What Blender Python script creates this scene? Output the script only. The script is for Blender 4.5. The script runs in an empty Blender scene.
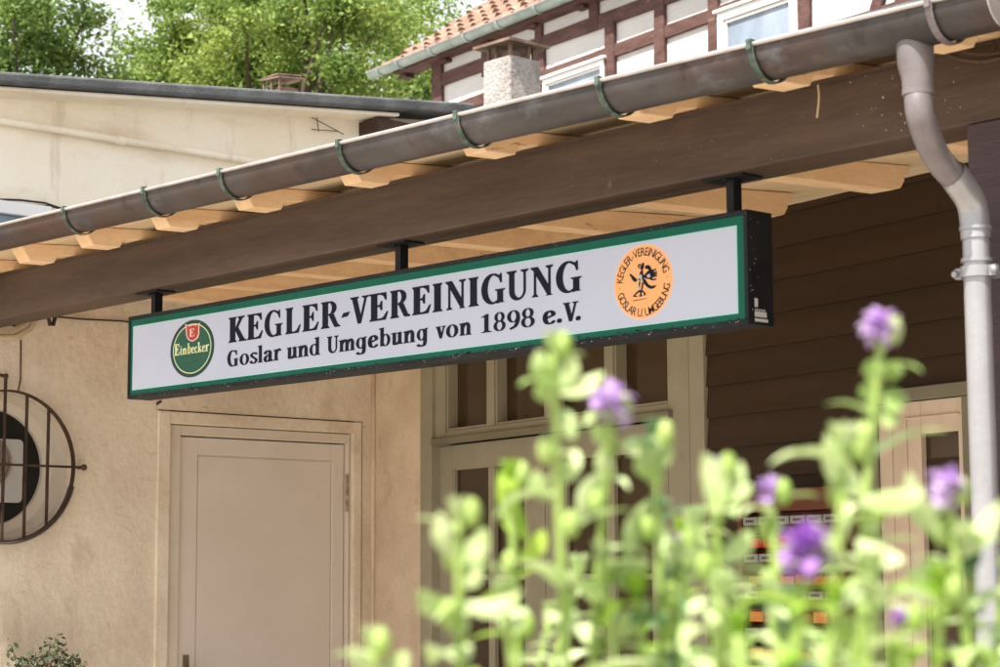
import bpy, bmesh, math, random
from mathutils import Vector, Matrix
random.seed(7)
PI = math.pi
rad = math.radians
sc = bpy.context.scene
col = sc.collection

# ------------------------------------------------------------------ camera
EYE = Vector((0, 0, 1.5))
FPX = 2000.0                                  # focal length in photo pixels (photo 1000 wide)
yaw, pitch, roll = rad(48.0), rad(6.9), rad(-0.25)
cf = Vector((-math.sin(yaw)*math.cos(pitch), math.cos(yaw)*math.cos(pitch), math.sin(pitch)))
r0 = Vector((math.cos(yaw), math.sin(yaw), 0)); u0 = r0.cross(cf)
cr = math.cos(roll)*r0 + math.sin(roll)*u0
cu = -math.sin(roll)*r0 + math.cos(roll)*u0
cam = bpy.data.cameras.new('camera'); camo = bpy.data.objects.new('camera', cam); col.objects.link(camo)
m = Matrix((cr, cu, -cf)).transposed().to_4x4(); m.translation = EYE
camo.matrix_world = m
cam.sensor_width = 36; cam.lens = 36*FPX/1000
cam.clip_start = 0.05; cam.clip_end = 2000
cam.dof.use_dof = True; cam.dof.focus_distance = 7.2; cam.dof.aperture_fstop = 7.6
sc.camera = camo

# ------------------------------------------------------------------ light
SUN_EL, SUN_AZ = 60.0, 9.0                   # azimuth measured from -Y towards +X
sd = Vector((math.sin(rad(SUN_AZ))*math.cos(rad(SUN_EL)), -math.cos(rad(SUN_AZ))*math.cos(rad(SUN_EL)), math.sin(rad(SUN_EL))))
w = bpy.data.worlds.new('World'); sc.world = w; w.use_nodes = True
nt = w.node_tree; bg = nt.nodes['Background']
sky = nt.nodes.new('ShaderNodeTexSky'); sky.sky_type = 'NISHITA'; sky.sun_disc = False
sky.sun_elevation = rad(SUN_EL); sky.sun_rotation = math.atan2(sd.x, sd.y)
sky.air_density = 1.3; sky.dust_density = 6.0; sky.ozone_density = 0.6
tcw = nt.nodes.new('ShaderNodeTexCoord'); mpw = nt.nodes.new('ShaderNodeMapping'); mpw.inputs['Scale'].default_value = (1, 1, 2.6)
nzw = nt.nodes.new('ShaderNodeTexNoise'); nzw.inputs['Scale'].default_value = 1.7; nzw.inputs['Detail'].default_value = 7
mrw = nt.nodes.new('ShaderNodeMapRange'); mrw.inputs[1].default_value = .34; mrw.inputs[2].default_value = .54; mrw.inputs[3].default_value = .35; mrw.inputs[4].default_value = .95
mxw = nt.nodes.new('ShaderNodeMix'); mxw.data_type = 'RGBA'; mxw.inputs['B'].default_value = (6.6, 6.7, 6.9, 1)
nt.links.new(tcw.outputs['Generated'], mpw.inputs[0]); nt.links.new(mpw.outputs[0], nzw.inputs['Vector']); nt.links.new(nzw.outputs[0], mrw.inputs[0])
nt.links.new(mrw.outputs[0], mxw.inputs['Factor']); nt.links.new(sky.outputs[0], mxw.inputs['A']); nt.links.new(mxw.outputs['Result'], bg.inputs[0]); bg.inputs[1].default_value = 0.085
sl = bpy.data.lights.new('sun', 'SUN'); sl.energy = 5.0; sl.angle = rad(0.53); sl.color = (1.0, 0.94, 0.84)
so = bpy.data.objects.new('sun', sl); col.objects.link(so)
so.rotation_euler = sd.to_track_quat('Z', 'Y').to_euler(); so.location = (5, -10, 20)
sc.view_settings.view_transform = 'Standard'; sc.view_settings.look = 'None'
sc.view_settings.exposure = 1.2; sc.view_settings.gamma = 1.0; sc.view_settings.use_curve_mapping = False
sc.render.engine = 'CYCLES'; sc.cycles.use_denoising = True
sc.cycles.max_bounces = 8; sc.cycles.diffuse_bounces = 5; sc.cycles.transparent_max_bounces = 8

# ------------------------------------------------------------------ frames and rays
class Frame:
    """a vertical plane: s runs along it, n out of it, z up"""
    def __init__(F, o, ang):                  # ang: direction of s in degrees from +X
        F.o = Vector((o[0], o[1], 0)); a = rad(ang)
        F.s = Vector((math.cos(a), math.sin(a), 0)); F.n = Vector((math.sin(a), -math.cos(a), 0))
    def p(F, s, n, z): return F.o + F.s*s + F.n*n + Vector((0, 0, z))
    def at(F, px, py, n=0.0):                 # photo pixel -> (s, z) on the plane n
        d = ray(px, py); t = ((F.o + F.n*n) - EYE).dot(F.n)/d.dot(F.n)
        q = EYE + d*t - F.o
        return q.dot(F.s), q.z
    def S(F, px, n=0.0, py=400): return F.at(px, py, n)[0]
def ray(px, py): return cf*FPX + cr*(px-500) - cu*(py-333.5)
def proj(p):
    v = Vector(p)-EYE; return 500+FPX*v.dot(cr)/v.dot(cf), 333.5-FPX*v.dot(cu)/v.dot(cf)
def dist_pt(px, py, d): return EYE + ray(px, py)*(d/FPX)

FB = Frame((0, 3.80), 0)                     # beam front
FW = Frame((-7.60, 0), 90)                   # side wing wall (faces +X)
FW.n = Vector((1, 0, 0)); FW.s = Vector((0, 1, 0))
FC = Frame((-7.60, 6.02), -10.5)             # clubhouse wall
hp = dist_pt(432.6, 90, 20.0)
FH = Frame((hp.x, hp.y), -7.3)               # timbered house front

# ------------------------------------------------------------------ mesh building
class MB:
    def __init__(s): s.v = []; s.f = []
    def add(s, vs, fs):
        k = len(s.v); s.v += [Vector(v) for v in vs]; s.f += [tuple(i+k for i in f) for f in fs]
    def hexa(s, P): s.add(P, [(0,3,2,1), (4,5,6,7), (0,1,5,4), (1,2,6,5), (2,3,7,6), (3,0,4,7)])
    def box(s, F, s0, s1, n0, n1, z0, z1):
        s.hexa([F.p(a, b, c) for c in (z0, z1) for a, b in ((s0, n0), (s1, n0), (s1, n1), (s0, n1))])
    def wbox(s, a, b):
        x0, y0, z0 = a; x1, y1, z1 = b
        s.hexa([(x, y, z) for z in (z0, z1) for x, y in ((x0, y0), (x1, y0), (x1, y1), (x0, y1))])
    def prism(s, pts, off):                   # polygon (3D points) extruded by vector off
        n = len(pts); off = Vector(off); P = [Vector(p) for p in pts]
        s.add(P + [p+off for p in P], [tuple(range(n))[::-1], tuple(range(n, 2*n))] + [(i, (i+1) % n, (i+1) % n+n, i+n) for i in range(n)])
    def bar(s, a, b, wd, hd, up=(0, 0, 1)):  # rectangular bar from a to b
        a = Vector(a); b = Vector(b); d = (b-a).normalized(); up = Vector(up)
        x = d.cross(up).normalized(); y = x.cross(d).normalized()
        s.hexa([p + x*i*wd/2 + y*j*hd/2 for p in (a, b) for i, j in ((-1, -1), (1, -1), (1, 1), (-1, 1))])
    def tube(s, pts, r, seg=12, cap=True):
        P = [Vector(p) for p in pts]; n = len(P)
        R = r if isinstance(r, (list, tuple)) else [r]*n
        ref = None; k = len(s.v)
        for i, p in enumerate(P):
            d = (P[min(i+1, n-1)] - P[max(i-1, 0)]).normalized()
            if ref is None:
                ref = d.orthogonal().normalized()
            else:
                ref = (ref - d*ref.dot(d)).normalized()
            q = d.cross(ref)
            for j in range(seg):
                a = 2*PI*j/seg; s.v.append(p + (ref*math.cos(a) + q*math.sin(a))*R[i])
        for i in range(n-1):
            for j in range(seg):
                a = k+i*seg+j; b = k+i*seg+(j+1) % seg
                s.f.append((a, b, b+seg, a+seg))
        if cap:
            s.f.append(tuple(k+j for j in range(seg))[::-1]); s.f.append(tuple(k+(n-1)*seg+j for j in range(seg)))
    def ball(s, c, r, sx=1, sz=1, seg=10, rings=6):
        c = Vector(c); k = len(s.v)
        for i in range(rings+1):
            t = PI*i/rings
            for j in range(seg):
                a = 2*PI*j/seg
                s.v.append(c + Vector((math.sin(t)*math.cos(a)*r*sx, math.sin(t)*math.sin(a)*r*sx, math.cos(t)*r*sz)))
        for i in range(rings):
            for j in range(seg):
                a = k+i*seg+j; b = k+i*seg+(j+1) % seg
                s.f.append((a, a+seg, b+seg, b))
    def build(s, name, mat, parent=None, smooth=False, bevel=0, autosmooth=False, world=True):
        loc = parent.matrix_basis.translation.copy() if parent is not None else Vector()
        if parent is not None and parent.parent is not None: loc = loc + parent.parent.matrix_basis.translation
        me = bpy.data.meshes.new(name); me.from_pydata([tuple(v-loc) for v in s.v], [], s.f)
        me.validate(); me.update()
        o = bpy.data.objects.new(name, me); col.objects.link(o)
        me.materials.append(mat)
        if smooth:
            me.polygons.foreach_set('use_smooth', [True]*len(me.polygons))
            if autosmooth: me.set_sharp_from_angle(angle=rad(40))
        if parent is not None: o.parent = parent
        if bevel:
            b = o.modifiers.new('bevel', 'BEVEL'); b.width = bevel; b.segments = 2; b.limit_method = 'ANGLE'
        return o
def thing(name, label, cat, loc=(0, 0, 0), group=None):
    o = bpy.data.objects.new(name, None); col.objects.link(o); o.location = loc; o.empty_display_size = .2
    o['label'] = label; o['category'] = cat
    if group: o['group'] = group
    return o
def tag(o, label, cat, group=None):
    o['label'] = label; o['category'] = cat
    if group: o['group'] = group
    return o
def struct(o): o['kind'] = 'structure'; return o

# ------------------------------------------------------------------ materials
def M(name, c1, c2=None, scale=3.0, rough=0.7, bump=0.0, bscale=60.0, bdist=0.004, metal=0.0, stretch=(1, 1, 1),
      lo=0.35, hi=0.65, grain=0.0, gscale=80.0, stain=None, trans=0.0, spec=0.22, bstretch=None):
    mt = bpy.data.materials.new(name); mt.use_nodes = True; n = mt.node_tree.nodes; L = mt.node_tree.links
    b = n['Principled BSDF']; b.inputs['Roughness'].default_value = rough; b.inputs['Metallic'].default_value = metal
    b.inputs['Specular IOR Level'].default_value = spec
    c1 = (*c1, 1); c2 = (*c2, 1) if c2 else c1
    tc = n.new('ShaderNodeTexCoord')
    def mapped(st):
        mp = n.new('ShaderNodeMapping'); mp.inputs['Scale'].default_value = st; L.new(tc.outputs['Object'], mp.inputs[0]); return mp.outputs[0]
    def noise(vec, s_, det=8, r=.6):
        q = n.new('ShaderNodeTexNoise'); q.inputs['Scale'].default_value = s_; q.inputs['Detail'].default_value = det
        q.inputs['Roughness'].default_value = r; L.new(vec, q.inputs['Vector']); return q.outputs[0]
    vec = mapped(stretch)
    rp = n.new('ShaderNodeValToRGB'); rp.color_ramp.elements[0].position = lo; rp.color_ramp.elements[1].position = hi
    rp.color_ramp.elements[0].color = c1; rp.color_ramp.elements[1].color = c2
    L.new(noise(vec, scale), rp.inputs[0]); out = rp.outputs[0]
    if grain:
        g = n.new('ShaderNodeMapRange'); L.new(noise(vec, gscale, 4, .7), g.inputs[0])
        g.inputs[1].default_value = .3; g.inputs[2].default_value = .7; g.inputs[3].default_value = 1-grain; g.inputs[4].default_value = 1+grain
        mx = n.new('ShaderNodeVectorMath'); mx.operation = 'SCALE'; L.new(out, mx.inputs[0]); L.new(g.outputs[0], mx.inputs['Scale']); out = mx.outputs[0]
    for st in (stain or []):                   # (colour, scale, threshold, softness, amount, stretch)
        sc_, ss, th, sf, am, stt = st
        g = n.new('ShaderNodeMapRange'); L.new(noise(mapped(stt), ss, 6, .65), g.inputs[0])
        g.inputs[1].default_value = th; g.inputs[2].default_value = th+sf; g.inputs[3].default_value = 0; g.inputs[4].default_value = am
        mx = n.new('ShaderNodeMix'); mx.data_type = 'RGBA'; L.new(g.outputs[0], mx.inputs['Factor'])
        L.new(out, mx.inputs['A']); mx.inputs['B'].default_value = (*sc_, 1); out = mx.outputs['Result']
    L.new(out, b.inputs['Base Color'])
    if bump:
        bp = n.new('ShaderNodeBump'); bp.inputs['Strength'].default_value = bump; bp.inputs['Distance'].default_value = bdist
        L.new(noise(mapped(bstretch) if bstretch else vec, bscale, 6, .65), bp.inputs['Height']); L.new(bp.outputs[0], b.inputs['Normal'])
    if trans:
        tr = n.new('ShaderNodeBsdfTranslucent'); L.new(out, tr.inputs[0])
        ms = n.new('ShaderNodeMixShader'); ms.inputs[0].default_value = trans
        L.new(b.outputs[0], ms.inputs[1]); L.new(tr.outputs[0], ms.inputs[2]); L.new(ms.outputs[0], n['Material Output'].inputs[0])
    return mt
I3 = (1, 1, 1)
STUCCO = M('cream_stucco', (.66, .56, .45), (.84, .75, .63), 2.2, .9, .7, 22, .010, grain=.07, gscale=36,
           stain=[((.42, .29, .19), 2.2, .56, .12, .45, (1, 1, .6)), ((.30, .18, .11), 7, .70, .05, .5, I3), ((.72, .63, .55), 1.1, .55, .2, .5, I3), ((.40, .28, .18), 14, .64, .05, .4, (1, .8, 1.6))])
STUCCO_UP = M('sunlit_toned_stucco', (.86, .77, .62), (.92, .86, .74), 1.2, .9, .4, 45, .005, grain=.03, gscale=50,
           stain=[((.62, .47, .31), 1.6, .54, .15, .55, (1, .6, 2.2)), ((.60, .50, .38), 9, .58, .1, .45, (1, 1, .15)), ((.35, .26, .18), 16, .70, .04, .5, I3)])  # base colour raised in place of grazing sun
PIER = M('ochre_plaster', (.58, .46, .335), (.72, .60, .455), 3.2, .9, .8, 26, .006, grain=.07, gscale=70,
           stain=[((.38, .25, .15), 4, .58, .12, .5, I3)])
DOORP = M('grey_beige_door_paint', (.70, .63, .575), (.77, .70, .645), 1.5, .6, .1, 30, .002, grain=.02,
          stain=[((.42, .36, .29), 6, .66, .06, .4, (1, 1, .3))])
DOORF = M('beige_door_frame_paint', (.64, .57, .49), (.72, .65, .56), 3, .65, .15, 40, .002, stain=[((.35, .26, .18), 10, .66, .05, .5, I3)])
OLIVE = M('olive_grey_paint', (.27, .25, .18), (.33, .30, .22), 3, .55, .1, 50, .001, grain=.03, stain=[((.16, .13, .08), 9, .68, .05, .5, I3)])
OLIVE_D = M('dark_olive_paint', (.16, .15, .10), (.20, .18, .13), 3, .55)
BROWN = M('brown_beam_paint', (.055, .036, .027), (.105, .070, .052), 2.4, .62, .5, 16, .004, stretch=(.35, 1, 3), grain=.12, gscale=34,
          stain=[((.07, .042, .03), 5, .60, .1, .6, (.6, 1, 1)), ((.22, .16, .13), 11, .69, .04, .5, (1, 1, .35)), ((.7, .65, .6), 30, .765, .01, .9, I3)])
SIDING = M('dark_brown_siding', (.032, .019, .011), (.046, .027, .016), 2.0, .5, .2, 25, .002, stretch=(.4, .4, 6), grain=.06,
          stain=[((.035, .02, .012), 4, .6, .1, .5, (.5, .5, 1))])
RAFTER = M('cream_painted_wood', (.76, .50, .29), (.86, .62, .39), 3, .7, .25, 14, .004, stretch=(6, 1, 6), grain=.06, gscale=20,
          stain=[((.28, .15, .07), 5, .66, .04, .8, (8, .7, 8)), ((.48, .30, .16), 3, .6, .1, .5, I3)])
SOFFIT = M('cream_soffit_board', (.60, .46, .29), (.70, .55, .37), 2, .75, .2, 14, .003, stretch=(1, 5, 1), grain=.05,
          stain=[((.35, .21, .10), 4, .63, .06, .6, (.6, 6, 1))])
GUT = M('weathered_brown_zinc', (.050, .044, .044), (.098, .088, .088), 3.5, .5, .12, 12, .003, metal=.35, stretch=(1, 2, 2), grain=.05,
        stain=[((.10, .055, .04), 1.3, .50, .1, .75, (1, 1, 1)), ((.17, .18, .20), 6, .60, .1, .6, (.5, 1, 1)), ((.035, .03, .03), 9, .60, .08, .6, (1.5, 1, 1))])
GRIM = M('sky_highlight_zinc_rim', (.42, .38, .375), (.58, .54, .53), 9, .4, metal=.6)  # sky highlight along the gutter bead set as a lighter zinc
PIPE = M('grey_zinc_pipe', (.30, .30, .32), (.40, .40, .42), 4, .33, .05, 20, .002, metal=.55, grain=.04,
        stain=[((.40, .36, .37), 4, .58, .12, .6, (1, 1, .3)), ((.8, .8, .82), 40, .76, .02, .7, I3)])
PIPE_D = M('shade_toned_zinc_pipe', (.15, .13, .135), (.24, .215, .225), 4, .45, metal=.35, grain=.05, stain=[((.6, .58, .58), 45, .77, .02, .7, I3)])  # darker copy of the pipe zinc, roof and gutter shade in the colour
VERD = M('verdigris_strap', (.035, .055, .045), (.12, .17, .14), 30, .6, .2, 50, .002, metal=.2, stain=[((.25, .16, .10), 22, .56, .1, .6, I3)])
POSTM = M('aubergine_painted_post', (.085, .062, .07), (.11, .08, .088), 3, .6, .9, 1.0, .01, grain=.04, bstretch=(2, 2, 260))
SIGNB = M('black_sign_frame', (.007, .008, .010), (.014, .015, .018), 8, .6, .1, 60, .001,
          stain=[((.30, .30, .30), 48, .70, .02, .8, I3), ((.60, .60, .60), 26, .72, .01, .9, (1, 1, 1))])
SIGNG = M('sign_green', (.0, .085, .053), (.002, .105, .068), 3, .6, spec=.2)
SIGNC = M('sign_pale_edge', (.36, .66, .62), None, 3, .7)
SIGNW = M('sign_white_panel', (.43, .46, .575), (.47, .50, .605), 1.5, .7, spec=.15)
INK = M('sign_black_lettering', (.010, .011, .022), None, 3, .7, spec=.1)
LOGOD = M('logo_dark_green', (.006, .045, .036), None, 3, .4)
LOGOG = M('logo_green', (.012, .085, .055), None, 3, .4)
LOGOY = M('logo_pale_gold', (.62, .66, .36), None, 3, .4)
LOGOR = M('logo_red', (.38, .05, .04), None, 3, .4)
LOGOP = M('logo_pink', (.75, .45, .38), None, 3, .4)
ORANGE = M('emblem_orange', (.80, .38, .15), (.82, .41, .18), 5, .7, spec=.2)
PALEO = M('emblem_pale_edge', (.72, .50, .40), None, 3, .7)
GREYW = M('emblem_grey', (.42, .38, .34), None, 3, .4)
IRON = M('rusty_brown_iron', (.05, .032, .025), (.10, .06, .045), 12, .6, .2, 60, .001, metal=.3)
BLACK = M('black_panel', (.012, .012, .012), (.02, .02, .02), 5, .5)
LABELW = M('white_plate', (.50, .49, .47), (.58, .57, .55), 5, .5)
CABLE = M('cream_cable', (.55, .42, .28), (.62, .5, .36), 5, .6)
CABLED = M('dark_cable', (.04, .03, .025), None, 5, .5)
FELT = M('grey_roofing_felt', (.085, .09, .095), (.16, .165, .17), 6, .85, .6, 60, .006, grain=.15, gscale=90, stain=[((.24, .24, .23), 3, .6, .1, .5, (.5, .5, 1))])
DKWOOD = M('dark_weathered_wood', (.05, .03, .022), (.085, .05, .035), 6, .7, .3, 20, .003, stretch=(1, 4, 4))
GLASS = M('dark_brown_glass', (.036, .021, .009), (.056, .034, .014), 1.6, .12, spec=.5)
GLASSB = M('sky_painted_glass', (.17, .22, .29), (.36, .42, .50), 1.6, .15, stretch=(1, 1, .6), metal=.15)  # pale sky reflection mixed into the pane colour
TIMBER = M('oxblood_timber', (.075, .038, .034), (.125, .068, .06), 5, .75, .5, 12, .01, stretch=(1, 1, 3), grain=.12, gscale=22,
           stain=[((.30, .20, .18), 9, .62, .06, .5, (.5, .5, 2))])
INFILL = M('white_limewashed_infill', (.56, .56, .56), (.64, .64, .64), 2.2, .85, .6, 1.4, .03, grain=.03, bstretch=(1.4, 1.4, 14),
           stain=[((.60, .55, .48), 2.2, .58, .12, .45, (.5, .5, 7))])
TILE = M('red_clay_tile', (.17, .10, .075), (.28, .185, .14), 3.5, .8, .3, 40, .006, grain=.12, gscale=8,
         stain=[((.60, .42, .33), 5, .58, .08, .5, I3), ((.16, .09, .06), 9, .62, .06, .6, I3)])
ZINC = M('blue_green_zinc_gutter', (.25, .33, .33), (.38, .46, .45), 4, .5, metal=.3, grain=.05, stain=[((.15, .2, .2), 5, .58, .1, .6, I3)])
WHITEP = M('white_window_paint', (.78, .78, .78), (.82, .82, .82), 4, .45)
CHIM = M('rough_grey_render', (.36, .33, .32), (.56, .52, .50), 6, .95, 1.0, 38, .03, grain=.2, gscale=26)
RUST = M('rusty_weathered_cap', (.13, .085, .06), (.25, .18, .14), 9, .8, .4, 40, .005, grain=.15)
GROUND = M('pale_paving', (.33, .30, .26), (.43, .39, .34), 1.2, .9, .4, 30, .01, grain=.08)
SOIL = M('garden_soil', (.06, .04, .028), (.10, .07, .05), 12, .95, .8, 30, .03)
STONE = M('grey_bed_kerb', (.30, .29, .27), (.38, .36, .33), 6, .9, .5, 40, .006)
BARK = M('grey_brown_bark', (.07, .055, .04), (.13, .10, .075), 6, .9, .8, 14, .03, stretch=(3, 3, .6))
CASE = M('light_wood_casement', (.54, .43, .33), (.62, .51, .40), 3, .6, .15, 20, .002, stretch=(3, 3, .7), grain=.06)
REDW = M('red_brown_wood', (.09, .03, .018), (.14, .046, .026), 3, .45, .15, 20, .002, stretch=(.6, .6, 5))
RACKO = M('orange_red_card', (.62, .20, .06), (.70, .28, .09), 8, .5)
RACKR = M('crimson_card', (.42, .02, .02), (.5, .03, .03), 8, .5)
TAGG = M('grey_name_tag', (.22, .215, .20), (.28, .27, .25), 8, .5)

# ------------------------------------------------------------------ ground and sky-lit setting
g = MB(); g.add([(-400, -400, 0), (400, -400, 0), (400, 400, 0), (-400, 400, 0)], [(0, 1, 2, 3)])
struct(g.build('ground', GROUND))

# ------------------------------------------------------------------ side wing (left building)
wing = thing('side_wing', 'low cream plastered side building with round barred window and grey flat roof edge', 'building', (-7.6, 5, 0))
WS0, WS1, WT = 2.4, 6.80, 3.62
dz = lambda px, py, n=0: FW.at(px, py, n)
def rect(F, x0, y0, x1, y1, n=0):            # px rectangle -> s0,s1,z0,z1 (top from mean of both corners)
    a = F.at(x0, y0, n); b = F.at(x1, y1, n); return a[0], b[0], (a[1]+b[1])/2
cz = FW.at(0, 466)
CS, CZ, CR_ = cz[0]+.005, cz[1], .300        # round window centre, radius of opening
ds0, ds1, dzt = rect(FW, 169.7, 422.7, 352.2, 434.2)
def wall_holes(mb, F, n, s0, s1, z0, z1, rects, circ):
    cs, czz, r = circ; q = r*1.15
    holes = list(rects)
    ss = sorted(set([s0, s1, cs-q, cs+q] + [h[0] for h in holes] + [h[1] for h in holes]))
    zs = sorted(set([z0, z1, czz-q, czz+q] + [h[2] for h in holes] + [h[3] for h in holes]))
    for i in range(len(ss)-1):
        for j in range(len(zs)-1):
            ms, mz = (ss[i]+ss[i+1])/2, (zs[j]+zs[j+1])/2
            if any(h[0] < ms < h[1] and h[2] < mz < h[3] for h in holes): continue
            if abs(ms-cs) < q and abs(mz-czz) < q: continue
            mb.add([F.p(ss[i], n, zs[j]), F.p(ss[i+1], n, zs[j]), F.p(ss[i+1], n, zs[j+1]), F.p(ss[i], n, zs[j+1])], [(0, 1, 2, 3)])
    N = 64; A = []; B = []
    for k in range(N):
        a = 2*PI*k/N; c, s_ = math.cos(a), math.sin(a); t = q/max(abs(c), abs(s_))
        A.append(F.p(cs+c*t, n, czz+s_*t)); B.append(F.p(cs+c*r, n, czz+s_*r))
    mb.add(A+B, [(k, (k+1) % N, (k+1) % N+N, k+N) for k in range(N)])
uw = [FW.at(-40, 194)[0], FW.at(46, 212)[0], FW.at(0, 260)[1], FW.at(0, 202)[1]]
wl = MB(); wall_holes(wl, FW, 0, WS0, WS1, 0, 2.72, [(FW.S(159.2, 0)-.004, FW.S(361.9, 0)+.003, 0, FW.at(260, 416.4, 0)[1]+.004)], (CS, CZ, CR_))
wl.add([FW.p(WS0, 0, 0), FW.p(WS0, -5, 0), FW.p(WS0, -5, 2.72), FW.p(WS0, 0, 2.72)], [(0, 1, 2, 3)])
wl.add([FW.p(WS1, 0, 0), FW.p(WS1, -5, 0), FW.p(WS1, -5, 3.6), FW.p(WS1, 0, 3.6)], [(0, 1, 2, 3)])
wl.build('wall', STUCCO, wing)
dbk = MB(); dbk.box(FW, ds0-.1, ds1+.1, -.16, -.12, 0, dzt+.1); dbk.build('dark_gap_backing', DKWOOD, wing)  # added dark sheet so the gaps round the door look deep in shade
# upper wall (above the porch roof), grazing sun put into its lighter colour; its top follows the roof slope
f0 = FW.at(0, 89.5, .12); f1 = FW.at(330, 111.2, .12); sl_ = (f1[1]-f0[1])/(f1[0]-f0[0])
zt = lambda s: f0[1] + (s-f0[0])*sl_
up = MB()
up.prism([FW.p(WS0, 0, 2.722), FW.p(WS1, 0, 2.722), FW.p(WS1, 0, zt(WS1)+.03), FW.p(WS0, 0, zt(WS0)+.03)], FW.n*-5)
up.build('upper_wall', STUCCO_UP, wing)
ft0 = FW.at(0, 71, .20); ft1 = FW.at(340, 94, .20); tsl = (ft1[1]-ft0[1])/(ft1[0]-ft0[0])
ztt = lambda s: ft0[1] + (s-ft0[0])*tsl
E0, E1 = WS0-.3, FW.at(476, 112, .2)[0]
rf = MB()
rf.prism([FW.p(E0, .20, zt(E0)+.012), FW.p(E1, .20, zt(E1)+.012), FW.p(E1, .20, ztt(E1)), FW.p(E0, .20, ztt(E0))], FW.n*-5.6)
rf.build('roof_slab', FELT, wing, bevel=.012)
mo = MB()                                     # cream moulding under the roof edge
mo.prism([FW.p(WS0, .16, zt(WS0)-.012), FW.p(WS1-.75, .16, zt(WS1-.75)-.012), FW.p(WS1-.75, .16, zt(WS1-.75)+.008), FW.p(WS0, .16, zt(WS0)+.008)], FW.n*-.17)
mo.build('cornice', STUCCO_UP, wing, bevel=.01)
bd0 = MB(); bd0.tube([FW.p(6.012, .004, 0), FW.p(6.012, .004, 1.2), FW.p(6.010, .005, 1.9), FW.p(6.012, .004, 2.7)], .012, 8)
bd0.build('corner_bead', PIER, wing, smooth=True)
bk = MB(); a = FW.at(378, 119, .15); b = FW.at(456, 128, .15)
bk.box(FW, a[0], b[0]+.5, -.6, .15, a[1]-.06, a[1]+.01)
bk.build('purlin', DKWOOD, wing, bevel=.006)
# conduit on upper wall
pp = MB(); q0 = FW.at(-60, 111, .03); q1 = FW.at(118, 139.5, .03); q2 = FW.at(285, 166, .03)
pp.tube([FW.p(q0[0], .03, q0[1]), FW.p(q1[0], .03, q1[1]), FW.p(q2[0], .03, q2[1]), FW.p(q2[0]+.35, .03, q2[1]-.03)], .016)
pp.tube([FW.p(q1[0]-.01, .03, q1[1]), FW.p(q1[0]+.03, .03, q1[1]-.002)], .021)
pp.build('conduit', STUCCO_UP, wing, smooth=True, autosmooth=True)
br = MB()
for (x0, y0, x1, y1) in ((313, 117, 345, 134), (313, 129, 340, 131), (318, 117, 320, 131)):
    a = FW.at(x0, y0, .03); b = FW.at(x1, y1, .03); br.tube([FW.p(a[0], .02, a[1]), FW.p(b[0], .02, b[1])], .0022, 6)
br.build('wire_bracket', IRON, wing)
# small window low on the upper wall, mostly behind the gutter
uwn = MB(); s0, s1, z1 = uw[0], uw[1], uw[3]
uwn.box(FW, s0, s1, .001, .05, z1-.055, z1+.0); uwn.box(FW, s1-.05, s1, .001, .048, z1-.24, z1-.056)
wq = uwn.build('upper_window', WHITEP, wing, bevel=.004)
gl = MB(); gl.box(FW, s0, s1-.051, .002, .02, z1-.24, z1-.057); gl.build('pane', GLASSB, wq)
cw = MB(); P = [FW.at(x, y, .03) for x, y in ((-20, 199), (20, 200), (45, 203), (66, 210), (50, 206), (10, 205), (-20, 204))]
cw.tube([FW.p(a, .03, b) for a, b in P], .005, 6); cw.build('cable', CABLED, wing)
# small rusty vent on the roof
vx = Vector((-9.0, 6.5, 0)); v = MB(); zb = 3.72
c0 = dist_pt(283, 82, 11.0); top = c0.z+.03; k_ = .6
v.prism([(c0.x-.09, c0.y-.09, top-.025), (c0.x+.09, c0.y-.09, top-.035), (c0.x+.09, c0.y+.09, top-.02), (c0.x-.09, c0.y+.09, top-.015)], (0, 0, .010))
v.prism([(c0.x-.10, c0.y-.07, top-.008), (c0.x+.06, c0.y-.08, top-.012), (c0.x+.08, c0.y+.07, top-.002), (c0.x-.07, c0.y+.08, top+.004)], (0, 0, .008))
for i, j in ((-1, -1), (1, -1), (1, 1), (-1, 1), (0, -1)):
    v.bar((c0.x+i*.07, c0.y+j*.07, top-.16), (c0.x+i*.075, c0.y+j*.075, top-.02), .012, .012, (0, 1, 0))
v.wbox((c0.x-.06, c0.y-.06, 3.6), (c0.x+.06, c0.y+.06, top-.07))
v.build('roof_vent', RUST, wing)

# door in the wing
sr = MB(); so0, so1, sozt = rect(FW, 159.2, 409.8, 361.9, 423.1, .012)
sr.box(FW, so0, ds0, -.03, .012, 0, sozt); sr.box(FW, ds1, so1, -.03, .012, 0, sozt); sr.box(FW, ds0+.0005, ds1-.0005, -.03, .011, dzt, sozt-.0005)
sr.build('door_surround', STUCCO, wing, bevel=.004)
l0, l1, lzt = rect(FW, 178.7, 435.3, 345.3, 443.6, -.03)
fr = MB()
fr.box(FW, ds0+.004, l0, -.10, -.012, 0, dzt-.004); fr.box(FW, l1, ds1-.004, -.10, -.012, 0, dzt-.004); fr.box(FW, l0, l1, -.10, -.013, lzt, dzt-.004)
fr.build('door_frame', DOORF, wing, bevel=.003)
dr = MB(); p0, p1, pzt = rect(FW, 197.0, 454.2, 331.7, 460.7, -.04)
g_ = .006
dr.box(FW, l0+g_, p0, -.08, -.034, .02, lzt-g_); dr.box(FW, p1, l1-g_, -.08, -.034, .02, lzt-g_)
dr.box(FW, p0, p1, -.08, -.035, pzt, lzt-g_); dr.box(FW, p0, p1, -.08, -.035, .02, .25)
door = dr.build('door', DOORP, wing, bevel=.002)
dp = MB(); dp.box(FW, p0-.01, p1+.01, -.075, -.047, .24, pzt+.01)
dp.box(FW, p0+.006, p1-.006, -.05, -.040, .256, pzt-.007)
dp.build('panel', DOORP, door, bevel=.002)
hd = MB(); hs, hz = FW.at(185, 655, -.034)
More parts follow.
